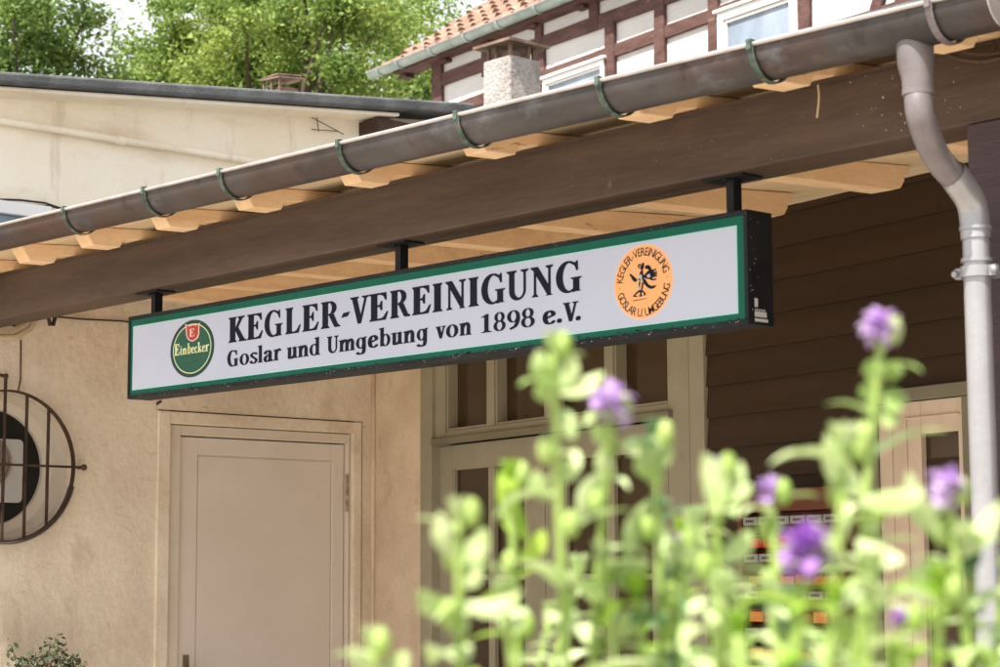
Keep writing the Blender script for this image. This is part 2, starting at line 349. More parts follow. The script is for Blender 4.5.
hd.box(FW, hs-.014, hs+.018, -.034, -.028, hz-.2, hz); hd.tube([FW.p(hs, -.03, hz-.06), FW.p(hs, .02, hz-.06), FW.p(hs+.11, .02, hz-.065)], .008, 8)
hd.build('handle', M('dull_brass', (.30, .24, .16), (.36, .3, .2), 9, .4, metal=.7), door, bevel=.002)
hg = MB(); hs, hz = FW.at(346.5, 477, -.02); hz2 = FW.at(346.5, 512, -.02)[1]
hg.tube([FW.p(hs, -.015, hz2), FW.p(hs, -.015, hz)], .008, 8); hg.tube([FW.p(hs, -.015, hz), FW.p(hs, -.015, hz+.012)], .0095, 8)
hg.build('hinge', M('worn_steel', (.45, .42, .38), (.28, .18, .10), 40, .5, metal=.3), door, smooth=True, autosmooth=True)
for px, py in ((157, 404),):
    nb = MB(); a = FW.at(px, py, 0); nb.tube([FW.p(a[0], 0, a[1]), FW.p(a[0], .03, a[1]+.01)], .006, 8)
    nb.build('wall_hook', IRON, wing)

ck = MB(); rnd = random.Random(77)
def crack(px0, py0, px1, py1, amp, n=14, r=.0005):
    P = []
    for k in range(n+1):
        t = k/n; q = FW.at(px0+(px1-px0)*t+rnd.gauss(0, amp), py0+(py1-py0)*t+rnd.gauss(0, amp), .001); P.append(FW.p(q[0], .001, q[1]))
    ck.tube(P, [r*rnd.uniform(.4, 1.2) for _ in P], 5)
for c_ in ((156.6, 404, 157, 470, .25), (95, 345, 118, 350, .5)): crack(*c_)
ck.build('hairline_crack', M('crack_brown', (.20, .13, .08), (.30, .2, .13), 30, .9), wing)  # plain brown for the crack lines
nk = MB()
for px, py, a in ((284.5, 485, .006), (213, 466, .008), (205, 540, .003), (300, 530, .003), (245, 600, .004), (190, 640, .006), (335, 600, .003), (230, 500, .002)):
    q = FW.at(px, py, -.0405 if 197 < px < 331 else -.034)
    n_ = -.0395 if 197 < px < 331 else -.0335
    P = [FW.p(q[0]+math.cos(t*PI/3+rnd.uniform(-.3, .3))*a*rnd.uniform(.4, 1), n_, q[1]+math.sin(t*PI/3)*a*rnd.uniform(.4, 1)) for t in range(6)]; nk.add(P, [tuple(range(6))])
nk.build('paint_chip', M('chipped_paint', (.45, .36, .28), (.8, .78, .74), 40, .8, lo=.45, hi=.55), door)
# round window: reveal, panel, vent, plate, grille
rw = MB(); N = 64
def ringpts(r, n, cs=CS, czz=CZ, N=64): return [FW.p(cs+math.cos(2*PI*k/N)*r, n, czz+math.sin(2*PI*k/N)*r) for k in range(N)]
prof = [(CR_+.004, .004), (CR_, .004), (CR_-.012, -.07), (CR_-.016, -.085), (CR_-.03, -.090), (.246, -.095), (.244, -.115)]
P = [];
for r, n in prof: P += ringpts(r, n)
rw.add(P, [(i*N+k, i*N+(k+1) % N, (i+1)*N+(k+1) % N, (i+1)*N+k) for i in range(len(prof)-1) for k in range(N)])
rwo = rw.build('round_window', M('pale_reveal_paint', (.60, .52, .42), (.68, .60, .50), 4, .7, .2, 30, .003), wing, smooth=True, autosmooth=True)
pn = MB(); pn.add(ringpts(.247, -.114), [tuple(range(N))]); pn.build('panel', BLACK, rwo)
pt = MB()
a = FW.at(-22, 438, -.12); b = FW.at(20, 503, -.12)
cs_, r_ = .012, .02; s0, s1, z0, z1 = a[0], b[0], b[1]+.0, a[1]
poly = []
for (cx, cy, a0) in ((s1-r_, z1-r_, 0), (s0+r_, z1-r_, 90), (s0+r_, z0+r_, 180), (s1-r_, z0+r_, 270)):
    for k in range(5): t = rad(a0+k*22.5); poly.append(FW.p(cx+math.cos(t)*r_, -.112, cy+math.sin(t)*r_))
pt.prism(poly, FW.n*.008); plo = pt.build('vent_plate', LABELW, rwo)
ln = MB()
for k in range(26):
    z = z1-.02-k*(z1-z0-.04)/26; ln.box(FW, s0+.02, s1-.02, -.1045, -.1025, z, z+.002)
ln.build('louvre', CABLED, plo)
vt = MB(); a = FW.at(-14, 462, -.11)
for k in range(7): vt.tube([FW.p(a[0]+math.cos(2*PI*i/24)*(.012+k*.0155), -.096, a[1]+math.sin(2*PI*i/24)*(.012+k*.0155)) for i in range(25)], .0055, 6)
for k in range(6): t = PI*k/6; vt.bar(FW.p(a[0]-math.cos(t)*.105, -.100, a[1]-math.sin(t)*.105), FW.p(a[0]+math.cos(t)*.105, -.100, a[1]+math.sin(t)*.105), .004, .004, (1, 0, 0))
vt.build('fan_grille', M('tan_fan_grille', (.22, .17, .13), (.28, .22, .17), 9, .5), rwo, smooth=True)
gr = MB(); GN = .05
RG = .312
for k in range(64):
    t0, t1 = 2*PI*k/64, 2*PI*(k+1)/64
    gr.hexa([FW.p(CS+math.cos(t)*r, n, CZ+math.sin(t)*r) for n in (GN-.012, GN+.012) for t, r in ((t0, RG-.004), (t1, RG-.004), (t1, RG+.004), (t0, RG+.004))])
for px in (3.5, 25.5, 47.5):
    s = FW.at(px, 466, GN)[0]; h = math.sqrt(max(0, RG**2-(s-CS)**2))
    topz = CZ+h if px > 10 else FW.at(3.5, 376, GN)[1]
    gr.bar(FW.p(s, GN, CZ-h), FW.p(s, GN, topz), .011, .011, (1, 0, 0))
for px in (-18, -40, -62):
    s = CS-(FW.at(-px*1.0+7, 466, GN)[0]-CS)
    h = math.sqrt(max(0, RG**2-(s-CS)**2)); gr.bar(FW.p(s, GN, CZ-h), FW.p(s, GN, CZ+h), .011, .011, (1, 0, 0))
s = FW.at(84, 465, GN)[0]
gr.bar(FW.p(2*CS-s, GN, CZ+.004), FW.p(s, GN, CZ+.004), .010, .010, (1, 0, 0))
gr.tube([FW.p(s, GN, CZ+.004), FW.p(s, 0, CZ+.004)], .007, 8); gr.ball(FW.p(s, GN, CZ+.004), .014)
s = FW.at(3.5, 466, GN)[0]; gr.tube([FW.p(s, GN, topz if False else FW.at(3.5, 376, GN)[1]), FW.p(s, 0, FW.at(3.5, 374, GN)[1])], .007, 8); gr.ball(FW.p(s, GN, FW.at(3.5, 376, GN)[1]), .012)
gr.build('window_grille', IRON, rwo, bevel=.001)
sk = MB()                                     # sheet lip round the lower right of the opening
for k in range(26):
    t0, t1 = rad(-118+k*4), rad(-118+(k+1)*4)
    sk.hexa([FW.p(CS+math.cos(t)*r, n, CZ+math.sin(t)*r) for n in (.0, .055) for t, r in ((t0, RG+.012), (t1, RG+.012), (t1, RG+.016), (t0, RG+.016))])
sk.build('drip_lip', M('grey_sheet', (.28, .27, .27), (.36, .35, .35), 9, .5, metal=.3), rwo)
# cables on the wing wall below the beam
cb = MB()
def wirepts(F, L, n): return [F.p(*(lambda q: (q[0], n, q[1]))(F.at(x, y, n))) for x, y in L]
cb.tube(wirepts(FW, [(-60, 333), (0, 337), (14, 337), (30, 329), (37, 316), (39, 296)], .05), .013, 8)
cb.tube(wirepts(FW, [(-60, 318), (0, 322), (16, 328), (27, 321), (31, 310), (33, 296)], .02), .007, 8)
cb.build('cable', CABLE, wing, smooth=True)
cb = MB()
cb.tube(wirepts(FW, [(-30, 320), (0, 321), (14, 326), (24, 318), (28, 308), (30, 296)], .035), .004, 6)
cb.tube(wirepts(FW, [(40, 312), (58, 316.8), (80, 319), (120, 321), (150, 324), (200, 330)], .012), .004, 6)
cb.tube(wirepts(FW, [(21, 340), (20.5, 380), (18, 392)], .006), .003, 6)
cb.tube(wirepts(FW, [(47, 302), (48, 316), (50, 325), (53, 325), (56, 314), (57, 300)], .10), .009, 8)
cb.build('dark_cable', CABLED, wing, smooth=True)

# ------------------------------------------------------------------ clubhouse (rear wall under the porch)
club = thing('clubhouse', 'brown boarded clubhouse wall with olive glazed double door under the porch roof', 'building', (-6, 5.7, 0))
n = 0
sPier = FC.S(425.4); sFr = FC.S(709.5)
pr = MB(); pr.box(FC, -.0, sPier, -.3, .0, 0, 2.95)
pr.box(FC, -5, 0-.001, -.3, -.02, 0, 3.0)
pr.build('plaster_pier', PIER, club, bevel=.008)
ZD = 2.95
body = MB(); body.box(FC, sFr+.02, 9.0, -6, -.05, 0, 3.05); body.box(FC, -5.0, sFr+.019, -6, -.32, 0, 3.049)
body.build('wall', SIDING, club)
# door frame
fm = MB()
x = [FC.S(p) for p in (425.8, 437, 447, 488.3, 495.8, 546, 553.5, 606.4, 615, 670, 691.5, 694.5, 709)]
ztr = (FC.at(447, 432)[1]+FC.at(670, 403.3)[1])/2     # transom pane bottom
zbar = (FC.at(437, 440)[1]+FC.at(675, 409.5)[1])/2
zbar2 = (FC.at(437, 446)[1]+FC.at(675, 418)[1])/2
fm.box(FC, x[0], x[1], -.12, .03, 0, ZD); fm.box(FC, x[1]+.001, x[2], -.12, .012, zbar, ZD)
fm.box(FC, x[9], x[10], -.12, .012, 0, ZD); fm.box(FC, x[10], x[11], -.12, -.004, 0, ZD); fm.box(FC, x[11], x[12], -.12, .025, 0, ZD)
fm.box(FC, x[2]+.001, x[9]-.001, -.12, .011, zbar, ztr); fm.box(FC, x[2]+.001, x[9]-.001, -.12, .011, ZD-.12, ZD-.001)
fm.box(FC, x[1]+.001, x[2]-.012, -.12, -.02, 0, zbar-.001)
fm.build('door_frame', OLIVE, club, bevel=.003)
tb = MB(); tb.box(FC, x[1]+.002, FC.S(675), .0, .035, zbar2, zbar); tb.build('transom_bar', OLIVE_D, club, bevel=.003)
for a, b in ((2, 3), (4, 5), (6, 7), (8, 9)):
    t = MB()
    t.box(FC, x[a]+.001, x[a]+.012, -.07, .002, ztr+.001, ZD-.121); t.box(FC, x[b]-.012, x[b]-.001, -.07, .002, ztr+.001, ZD-.121); t.box(FC, x[a]+.013, x[b]-.013, -.07, .001, ztr+.001, ztr+.013)
    if b != 9: t.box(FC, x[b], x[b+1], -.1, .010, ztr+.001, ZD-.121)
    o = t.build('transom_window', OLIVE, club, bevel=.002)
    t = MB(); t.box(FC, x[a]+.002, x[b]-.002, -.055, -.05, ztr+.002, ZD-.121); t.build('pane', GLASS, o)
# two leaves
zl = zbar2-.004
def leaf(sa, sb, gx, gy, hinge):
    d = MB(); N0, N1 = -.06, -.015
    g = [FC.S(p, -.02, 520) for p in gx]; zt_ = gy; zm = FC.at(500, 577, -.02)[1]; zb_ = .75
    d.box(FC, sa, g[0], N0, N1, .02, zl); d.box(FC, g[-1], sb, N0, N1, .02, zl)
    d.box(FC, g[0], g[-1], N0, N1-.001, zt_, zl); d.box(FC, g[0], g[-1], N0, N1-.001, .02, zb_)
    o = d.build('door_leaf', OLIVE, club, bevel=.003)
    mb = MB(); mb.box(FC, g[1], g[2], N0+.01, N1-.004, zb_, zt_); mb.box(FC, g[0], g[1]-.0005, N0+.01, N1-.005, zm-.012, zm+.012); mb.box(FC, g[2]+.0005, g[3], N0+.01, N1-.005, zm-.012, zm+.012)
    mb.box(FC, g[0], g[0]+.012, N0+.01, N1-.006, zb_, zt_-.001); mb.box(FC, g[3]-.012, g[3], N0+.01, N1-.006, zb_, zt_-.001)
    mb.build('glazing_bar', OLIVE, o, bevel=.002)
    for a, b in ((g[0]+.0125, g[1]), (g[2], g[3]-.0125)):
        for c, e in ((zb_, zm-.012), (zm+.012, zt_)):
            pz = MB(); pz.box(FC, a-.003, b+.003, N0+.018, N0+.022, c-.003, e+.003); pz.build('pane', GLASS, o)
    h = MB()
    if hinge: h.tube([FC.p(sb+.004, .0, FC.at(675, 493)[1]), FC.p(sb+.004, .0, FC.at(675, 455)[1])], .008, 8)
    else: h.tube([FC.p(sa-.004, -.005, 1.7), FC.p(sa-.004, -.005, 1.82)], .007, 8)
    h.build('hinge', OLIVE_D, o, smooth=True)
    return o
gtop = (FC.at(456.5, 470, -.02)[1]+FC.at(567, 460, -.02)[1])/2
sm = FC.S(546, -.02, 520)
leaf(FC.S(437.5, -.02, 520), sm-.003, (453, 488.5, 494.6, 525.5), gtop, False)
lf = leaf(sm+.003, FC.S(674, -.02, 500), (565, 606.5, 614.7, 653), gtop, True)
kn = MB(); kn.box(FC, sm+.02, sm+.055, -.015, -.008, 1.0, 1.22); kn.tube([FC.p(sm+.037, -.01, 1.1), FC.p(sm+.037, .05, 1.1), FC.p(sm+.15, .05, 1.1)], .009, 8)
kn.build('handle', OLIVE_D, lf)
# siding
sb_ = MB(); zz = FC.at(776, 281)[1]; pitch_b = (FC.at(776, 249)[1]-FC.at(776, 313.6)[1])/2
z = zz - pitch_b*math.floor(zz/pitch_b)
wz0, wz1 = 0, 0
s0, s1 = sFr+.002, 5.6
while z < 3.05:
    t = MB()
    sb_.hexa([FC.p(s0, -.05, z), FC.p(s1, -.05, z), FC.p(s1, .016, z), FC.p(s0, .016, z),
              FC.p(s0, -.05, z+pitch_b-.0005), FC.p(s1, -.05, z+pitch_b-.0005), FC.p(s1, .006, z+pitch_b-.0005), FC.p(s0, .006, z+pitch_b-.0005)])
    z += pitch_b
sb_.build('siding', SIDING, club)
# wooden window at right
a = FC.at(969, 381, .03); b = FC.at(872, 393, .03); wt = a[1]; ws0 = FC.S(868, .03); ws1 = FC.S(975, .03)
wf = MB(); zc = (FC.at(905, 401, .03)[1]+FC.at(963, 396.5, .03)[1])/2; zbm = .95
wf.box(FC, ws0, ws1, .0, .045, zc, wt); wf.box(FC, ws0, FC.S(879, .03), .0, .044, zbm, zc-.001); wf.box(FC, FC.S(964, .03), ws1, .0, .044, zbm, zc-.001); wf.box(FC, ws0-.02, ws1+.02, .0, .08, zbm-.05, zbm-.001)
wo = wf.build('window', OLIVE_D, club, bevel=.003)
c0_, c1_ = FC.S(879, .03)+.002, FC.S(964, .03)-.002
gx0, gx1, gz1 = FC.S(921, .03), FC.S(958.5, .03), (FC.at(921, 434, .03)[1]+FC.at(958, 430.5, .03)[1])/2
ca = MB(); ca.box(FC, c0_, gx0, .005, .036, zbm, zc-.003); ca.box(FC, gx1, c1_, .005, .036, zbm, zc-.003); ca.box(FC, gx0+.0003, gx1-.0003, .005, .035, gz1, zc-.003)
ca.box(FC, c0_+.012, FC.S(893, .03), .036, .040, zbm, zc-.02)
cs2 = FC.S(904, .04); ca.box(FC, cs2, cs2+.006, .036, .042, zbm, gz1+.055); ca.box(FC, cs2, gx1+.01, .036, .042, gz1+.05, gz1+.056)
ca.build('casement', CASE, wo, bevel=.002)
pz = MB(); pz.box(FC, gx0-.004, gx1+.004, .008, .014, zbm, gz1+.004); pz.build('pane', GLASS, wo)
# rack of pigeonholes below
rk0 = FC.at(736, 491, .12); rk1 = FC.at(842, 486, .12)
rs0, rs1, rz1 = rk0[0], rk1[0], (rk0[1]+rk1[1])/2
rack = thing('leaflet_rack', 'red-brown wooden leaflet rack with grey name tags and orange cards on the dark boarded wall', 'rack', tuple(FC.p((rs0+rs1)/2, .02, rz1-.7)))
rc = MB(); RD = .12
rc.box(FC, rs0, rs1, .016, RD, rz1-.075, rz1); rc.box(FC, rs0, rs0+.025, .016, RD-.001, rz1-.72, rz1-.0755); rc.box(FC, rs1-.025, rs1, .016, RD-.001, rz1-.72, rz1-.0755)
rc.box(FC, rs0+.0255, rs1-.0255, .016, .03, rz1-.72, rz1-.0755); rc.box(FC, rs0, rs1, .016, RD, rz1-.75, rz1-.7205)
rc.build('case', REDW, rack, bevel=.002)
nC, nR = 6, 5; cwid = (rs1-rs0-.05)/nC; rh = .128
for r in range(nR):
    zr = rz1-.08-r*rh
    sh = MB(); sh.box(FC, rs0+.0256, rs1-.0256, .031, RD-.01, zr-.006-.075, zr-.075); sh.build('shelf', REDW, rack)
    for c in range(nC):
        s_ = rs0+.025+c*cwid
        t = MB(); t.box(FC, s_+.004, s_+cwid-.004, RD-.018, RD-.006, zr-.040, zr-.012); tg = t.build('name_tag', TAGG, rack, bevel=.001)
        t = MB()
        for k in range(4): t.box(FC, s_+.02+k*.011, s_+.027+k*.011, RD-.006, RD-.005, zr-.030, zr-.022)
        t.build('print', CABLED, tg)
        t = MB(); h_ = random.uniform(-.008, .008)
        t.box(FC, s_+.006, s_+cwid-.006, .05, .095, zr-.118, zr-.082+h_); t.build('card', RACKO if (c+r) % 5 else RACKR, rack)
        if r % 2 == 0 and c % 2: t = MB(); t.box(FC, s_+.012, s_+cwid-.01, .096, .104, zr-.118, zr-.096); t.build('card', RACKR, rack)
# chimney behind, standing on the clubhouse roof
chY = 9.0; FX = Frame((0, chY), 0)
c0 = FX.at(483, 57); c1 = FX.at(510, 57); zt0 = FX.at(510, 54)[1]
cwd = c1[0]-c0[0]
ch = MB(); ch.wbox((c0[0], chY, 2.9), (c1[0], chY+cwd*1.03, zt0))
bb = MB(); bb.box(FC, -5.5, -.3, -6.5, -.33, 3.05, 3.06)
cho = ch.build('chimney', CHIM, club, bevel=.012)
co = MB(); X0, X1, Y0, Y1 = c0[0], c1[0], chY, chY+cwd
for i, j in ((X0+.03, Y0+.03), (X1-.03, Y0+.03), (X1-.03, Y1-.03), (X0+.03, Y1-.03), (X0+.12, Y0+.02), (X1-.01, Y1-.1)):
    co.bar((i, j, zt0), (i, j, zt0+.085), .022, .022, (0, 1, 0))
o_ = .05
cc = ((X0+X1)/2, (Y0+Y1)/2)
co.prism([(X0-o_, Y0-o_, zt0+.085), (X1+o_, Y0-o_, zt0+.085), (X1+o_, Y1+o_, zt0+.085), (X0-o_, Y1+o_, zt0+.085)], (0, 0, .02))
co.add([(X0-o_, Y0-o_, zt0+.106), (X1+o_, Y0-o_, zt0+.106), (X1+o_, Y1+o_, zt0+.106), (X0-o_, Y1+o_, zt0+.106), (cc[0], cc[1], zt0+.14)], [(0, 1, 4), (1, 2, 4), (2, 3, 4), (3, 0, 4)])
co.wbox((X0+.05, Y0+.05, zt0), (X1-.05, Y1-.05, zt0+.05))
co.build('cowl', RUST, cho)

# ------------------------------------------------------------------ porch
porch = thing('porch_roof', 'open porch roof with brown beam, cream rafter ends and brown metal gutter', 'porch', (-5, 3.87, 0))
XL, XR = -7.595, -1.2
bL = FB.at(0, 319); bR = FB.at(970.6, 124)
bz = lambda x: bL[1] + (x-bL[0])*(bR[1]-bL[1])/(bR[0]-bL[0])
tL = FB.at(330, 193); tR = FB.at(670, 121)
BH = ((tL[1]-bz(tL[0])) + (tR[1]-bz(tR[0])))/2
bm = MB()
NS = 24
for i in range(NS):
    pass
bm.hexa([(XL, 3.8, bz(XL)), (XR, 3.8, bz(XR)), (XR, 3.945, bz(XR)), (XL, 3.945, bz(XL)), (XL, 3.8, bz(XL)+BH), (XR, 3.8, bz(XR)+BH), (XR, 3.945, bz(XR)+BH), (XL, 3.945, bz(XL)+BH)])
bm.build('beam', BROWN, porch, bevel=.006)
bt = MB(); bt.bar((XL, 3.796, bz(XL)+BH-.004), (XR, 3.796, bz(XR)+BH-.004), .006, .008); bt.build('beam_batten', BROWN, porch)
RY0, RISE = 3.60, .0
rz = lambda x, y: bz(x) + BH + .001 + (y-3.8)*RISE     # rafter underside
rx = []
for px, py in ((69, 240), (135, 228), (213, 212), (297, 196), (405, 172), (532, 150), (690, 113), (828, 83), (992, 42)):
    rx.append(Frame((0, 3.775), 0).at(px, py)[0])
rx = [rx[0]-.94, rx[0]-.47] + rx + [rx[-1]+.47, rx[-1]+.94]
RW = .085
zs = lambda x, y: bz(x) + BH + .036 + (y-3.6)*.032      # underside of the boarding
def wall_y(x):                                  # y of the clubhouse wall at this x
    s = (x-FC.o.x)/FC.s.x; return FC.o.y + FC.s.y*s
for i, xx in enumerate(rx):
    ye = wall_y(xx+.27)-.17 - (.0 if i % 2 else .02); sh = lambda y: .21*(y-3.775)
    r = MB(); a = rz(xx, RY0); j = random.uniform(-.006, .006)
    prof = [(RY0+j, rz(xx, RY0)+.022), (RY0+j+.03, rz(xx, RY0)-.031), (3.722, rz(xx, 3.76)-.031), (3.736, rz(xx, 3.775)-.003), (3.80, rz(xx, 3.8)+.002),
            (ye-.07, rz(xx, ye)-.002), (ye-.035, rz(xx, ye)+.008), (ye-.018, rz(xx, ye)+.035), (ye-.024, rz(xx, ye)+.045), (ye, rz(xx, ye)+.06), (ye, zs(xx, ye)-.0006), (RY0+j, zs(xx, RY0)-.0006)]
    r.prism([(xx-RW+sh(y), y, z) for y, z in prof], (RW, 0, 0))
    r.build('rafter', RAFTER, porch, bevel=.003)
sf = MB()                                       # soffit boards run along the porch
y = 3.566; k = 0
while y < 6.15:
    bw = .135 + .02*((k*37) % 5)/5; y1 = min(y+bw-.004, 6.2); dzk = .002*((k*7) % 3)
    xa, xb = XL+.002, XR
    z0 = lambda x, yy: zs(x, yy)+dzk*.5
    sf.hexa([(xa, y, z0(xa, y)), (xb, y, z0(xb, y)), (xb, y1, z0(xb, y1)), (xa, y1, z0(xa, y1)),
             (xa, y, z0(xa, y)+.012), (xb, y, z0(xb, y)+.012), (xb, y1, z0(xb, y1)+.012), (xa, y1, z0(xa, y1)+.012)])
    y += bw; k += 1
sf.build('soffit', SOFFIT, porch, bevel=.002)
rs = MB(); z0 = lambda x, yy: zs(x, yy)+.0165
rs.hexa([(XL+.002, 3.556, z0(XL, 3.556)), (XR+.02, 3.556, z0(XR, 3.556)), (XR+.02, 6.3, z0(XR, 6.3)), (XL+.002, 6.3, z0(XL, 6.3)),
         (XL+.002, 3.556, z0(XL, 3.556)+.005), (XR+.02, 3.556, z0(XR, 3.556)+.005), (XR+.02, 6.3, z0(XR, 6.3)+.005), (XL+.002, 6.3, z0(XL, 6.3)+.005)])
rs.build('roof_covering', FELT, porch)
# gutter
GY, GR = 3.515, .066
FG = Frame((0, GY-GR), 0)
gp = [FG.at(x, y) for x, y in ((120, 196.5), (340, 144.6), (670, 65.7), (860, 18.5))]
mx_ = sum(p[0] for p in gp)/4; mz_ = sum(p[1] for p in gp)/4
gs = sum((p[0]-mx_)*(p[1]-mz_) for p in gp)/sum((p[0]-mx_)**2 for p in gp)
gz = lambda x: mz_ + (x-mx_)*gs
GX1 = FG.at(986, -10)[0]
fl_ = MB(); fl_.hexa([(x_, y_, z_) for z_ in (0, 1) for x_, y_ in ((XL+.01, 3.5575), (GX1+.02, 3.5575), (GX1+.02, 3.5605), (XL+.01, 3.5605))]); fl_.v = [Vector((v.x, v.y, gz(v.x)-.03 if v.z < .5 else zs(v.x, 3.556)+.0155)) for v in fl_.v]; flo = fl_.build('sun_block_strip', GUT, porch)  # added strip hidden behind the gutter, stops sun leaking onto the sign
gt = MB(); SEG = 14
xs = [XL+.003 + (GX1-XL-.003)*i/40 for i in range(41)]
def guttersec(x, r):
    return [Vector((x, GY - r*math.cos(PI*k/SEG), gz(x) - r*math.sin(PI*k/SEG)*1.08)) for k in range(SEG+1)]
for r, flip in ((GR, 0), (GR-.002, 1)):
    k0 = len(gt.v)
    for x_ in xs: gt.v += guttersec(x_, r)
    for i in range(40):
        for k in range(SEG):
            q = (k0+i*(SEG+1)+k, k0+(i+1)*(SEG+1)+k, k0+(i+1)*(SEG+1)+k+1, k0+i*(SEG+1)+k+1)
            gt.f.append(q if flip else q[::-1])
gut = gt.build('gutter', GUT, porch, smooth=True)
rm = MB(); rm.tube([(x_, GY-GR-.003, gz(x_)+.002) for x_ in xs], .0055, 10); rm.build('gutter_rim', GRIM, gut, smooth=True)
ec = MB(); sec = guttersec(GX1, GR+.003); ec.prism(sec, (.004, 0, 0)); ec.build('end_cap', PIPE, gut)
for px, py in ((65, 215), (145, 196), (221, 181), (340, 150), (458, 122), (600, 90), (752, 54), (930, 12)):
    xx = FG.at(px, py)[0]; b = MB(); rr = GR+.004; wdt = .018
    for k in range(SEG):
        t0, t1 = PI*k/SEG, PI*(k+1)/SEG
        b.hexa([(x_, GY-r_*math.cos(t), gz(xx)-r_*math.sin(t)*1.08) for x_ in (xx-wdt/2, xx+wdt/2) for t, r_ in ((t0, rr), (t1, rr), (t1, rr+.004), (t0, rr+.004))])
    b.wbox((xx-wdt/2+.002, GY-GR-.014, gz(xx)-.012), (xx+wdt/2-.002, GY-GR+.004, gz(xx)+.013))
    b.build('gutter_bracket', VERD if px < 900 else PIPE_D, gut, bevel=.001)
# downpipe
dpx, dpy = 920, 40
FO = Frame((0, GY), 0); ox = FO.at(914, 45)[0]; oz = gz(ox)-GR
FP = Frame((0, 3.715), 0)
def PT(F, px, py): s, z = F.at(px, py); return Vector((F.o.x+s, F.o.y, z))
R_ = .0310
A = [Vector((ox, GY+.003, oz+.022)), Vector((ox, GY+.003, oz-.01)), Vector((ox+.001, GY+.003, oz-.040)), Vector((ox+.003, GY+.004, oz-.062)), Vector((ox+.004, GY+.004, oz-.075))]
ra = [.041, .041, .0395, .036, .0345]
k1 = PT(Frame((0, GY+.005), 0), 918, 90); k2 = PT(Frame((0, GY+.005), 0), 921, 118)
k3 = PT(Frame((0, GY+.07), 0), 936, 156); k4 = PT(Frame((0, GY+.14), 0), 957, 180); k5 = PT(Frame((0, 3.712), 0), 972, 205); k6 = PT(FP, 976, 240)
t1 = MB(); t1.tube(A + [k1], ra+[R_+.003], 20, cap=False)
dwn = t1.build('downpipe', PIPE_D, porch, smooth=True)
def bez(P, n=6):
    out = []
    for i in range(len(P)-1):
        p0 = P[max(i-1, 0)]; p1 = P[i]; p2 = P[i+1]; p3 = P[min(i+2, len(P)-1)]
        for k in range(n):
            t = k/n
            out.append(.5*((2*p1)+(p2-p0)*t+(2*p0-5*p1+4*p2-p3)*t*t+(3*p1-p0-3*p2+p3)*t**3))
    return out + [P[-1]]
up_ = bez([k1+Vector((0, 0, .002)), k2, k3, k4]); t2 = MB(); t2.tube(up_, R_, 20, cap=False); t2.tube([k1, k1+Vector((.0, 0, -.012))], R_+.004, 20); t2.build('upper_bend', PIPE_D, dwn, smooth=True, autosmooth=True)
lw = bez([k3*.25+k4*.75, k4, k5, k6]); t3 = MB(); t3.tube(lw, R_+.0025, 20, cap=False)
foot = Vector((k6.x, k6.y, .02)); foot.z = .02
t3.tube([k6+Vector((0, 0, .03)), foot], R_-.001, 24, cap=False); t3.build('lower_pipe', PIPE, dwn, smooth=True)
tf = MB(); tf.tube([k6+Vector((0, 0, .03)), k6+Vector((0, 0, .022))], R_+.005, 24)
zc_ = PT(FP, 978, 272).z
tf.tube([Vector((k6.x, k6.y, zc_+.03)), Vector((k6.x, k6.y, zc_+.022))], R_+.004, 24); tf.tube([Vector((k6.x, k6.y, zc_+.012)), Vector((k6.x, k6.y, zc_-.012))], R_+.006, 24)
tf.bar((k6.x-R_-.022, k6.y, zc_), (k6.x+R_+.022, k6.y, zc_), .014, .024); tf.ball((k6.x-R_-.02, k6.y-.01, zc_), .009); tf.ball((k6.x+R_+.02, k6.y-.01, zc_), .009)
tf.bar((k6.x, k6.y+R_, zc_), (k6.x, 3.8, zc_), .014, .014)
tf.build('pipe_clamp', PIPE, dwn, smooth=True, autosmooth=True)
# post
pX = FB.at(969.5, 200)[0]; ps = MB(); ps.wbox((pX, 3.797, 0), (pX+.22, 3.95, bz(pX)-.002)); ps.build('post', POSTM, porch, bevel=.004)
wc = MB(); q = [PT(Frame((0, 3.77), 0), x_, y_) for x_, y_ in ((905, 33), (935, 46), (958, 58), (985, 61), (1010, 56), (1030, 60))]
wc.tube(bez(q), .006, 8); q = [PT(Frame((0, 3.77), 0), x_, y_) for x_, y_ in ((940, 40), (965, 52), (992, 54), (1020, 45))]; wc.tube(bez(q), .005, 8)
wc.tube([PT(Frame((0, 3.78), 0), 994, 40), PT(Frame((0, 3.78), 0), 995, 62)], .004, 6)
wc.build('cable', IRON, porch, smooth=True)
wd = MB(); q = [PT(Frame((0, 3.74), 0), x_, y_) for x_, y_ in ((818, 85), (819, 98), (817, 118))]; wd.tube(bez(q), .0025, 6); wd.build('hanging_strip', CABLE, porch)

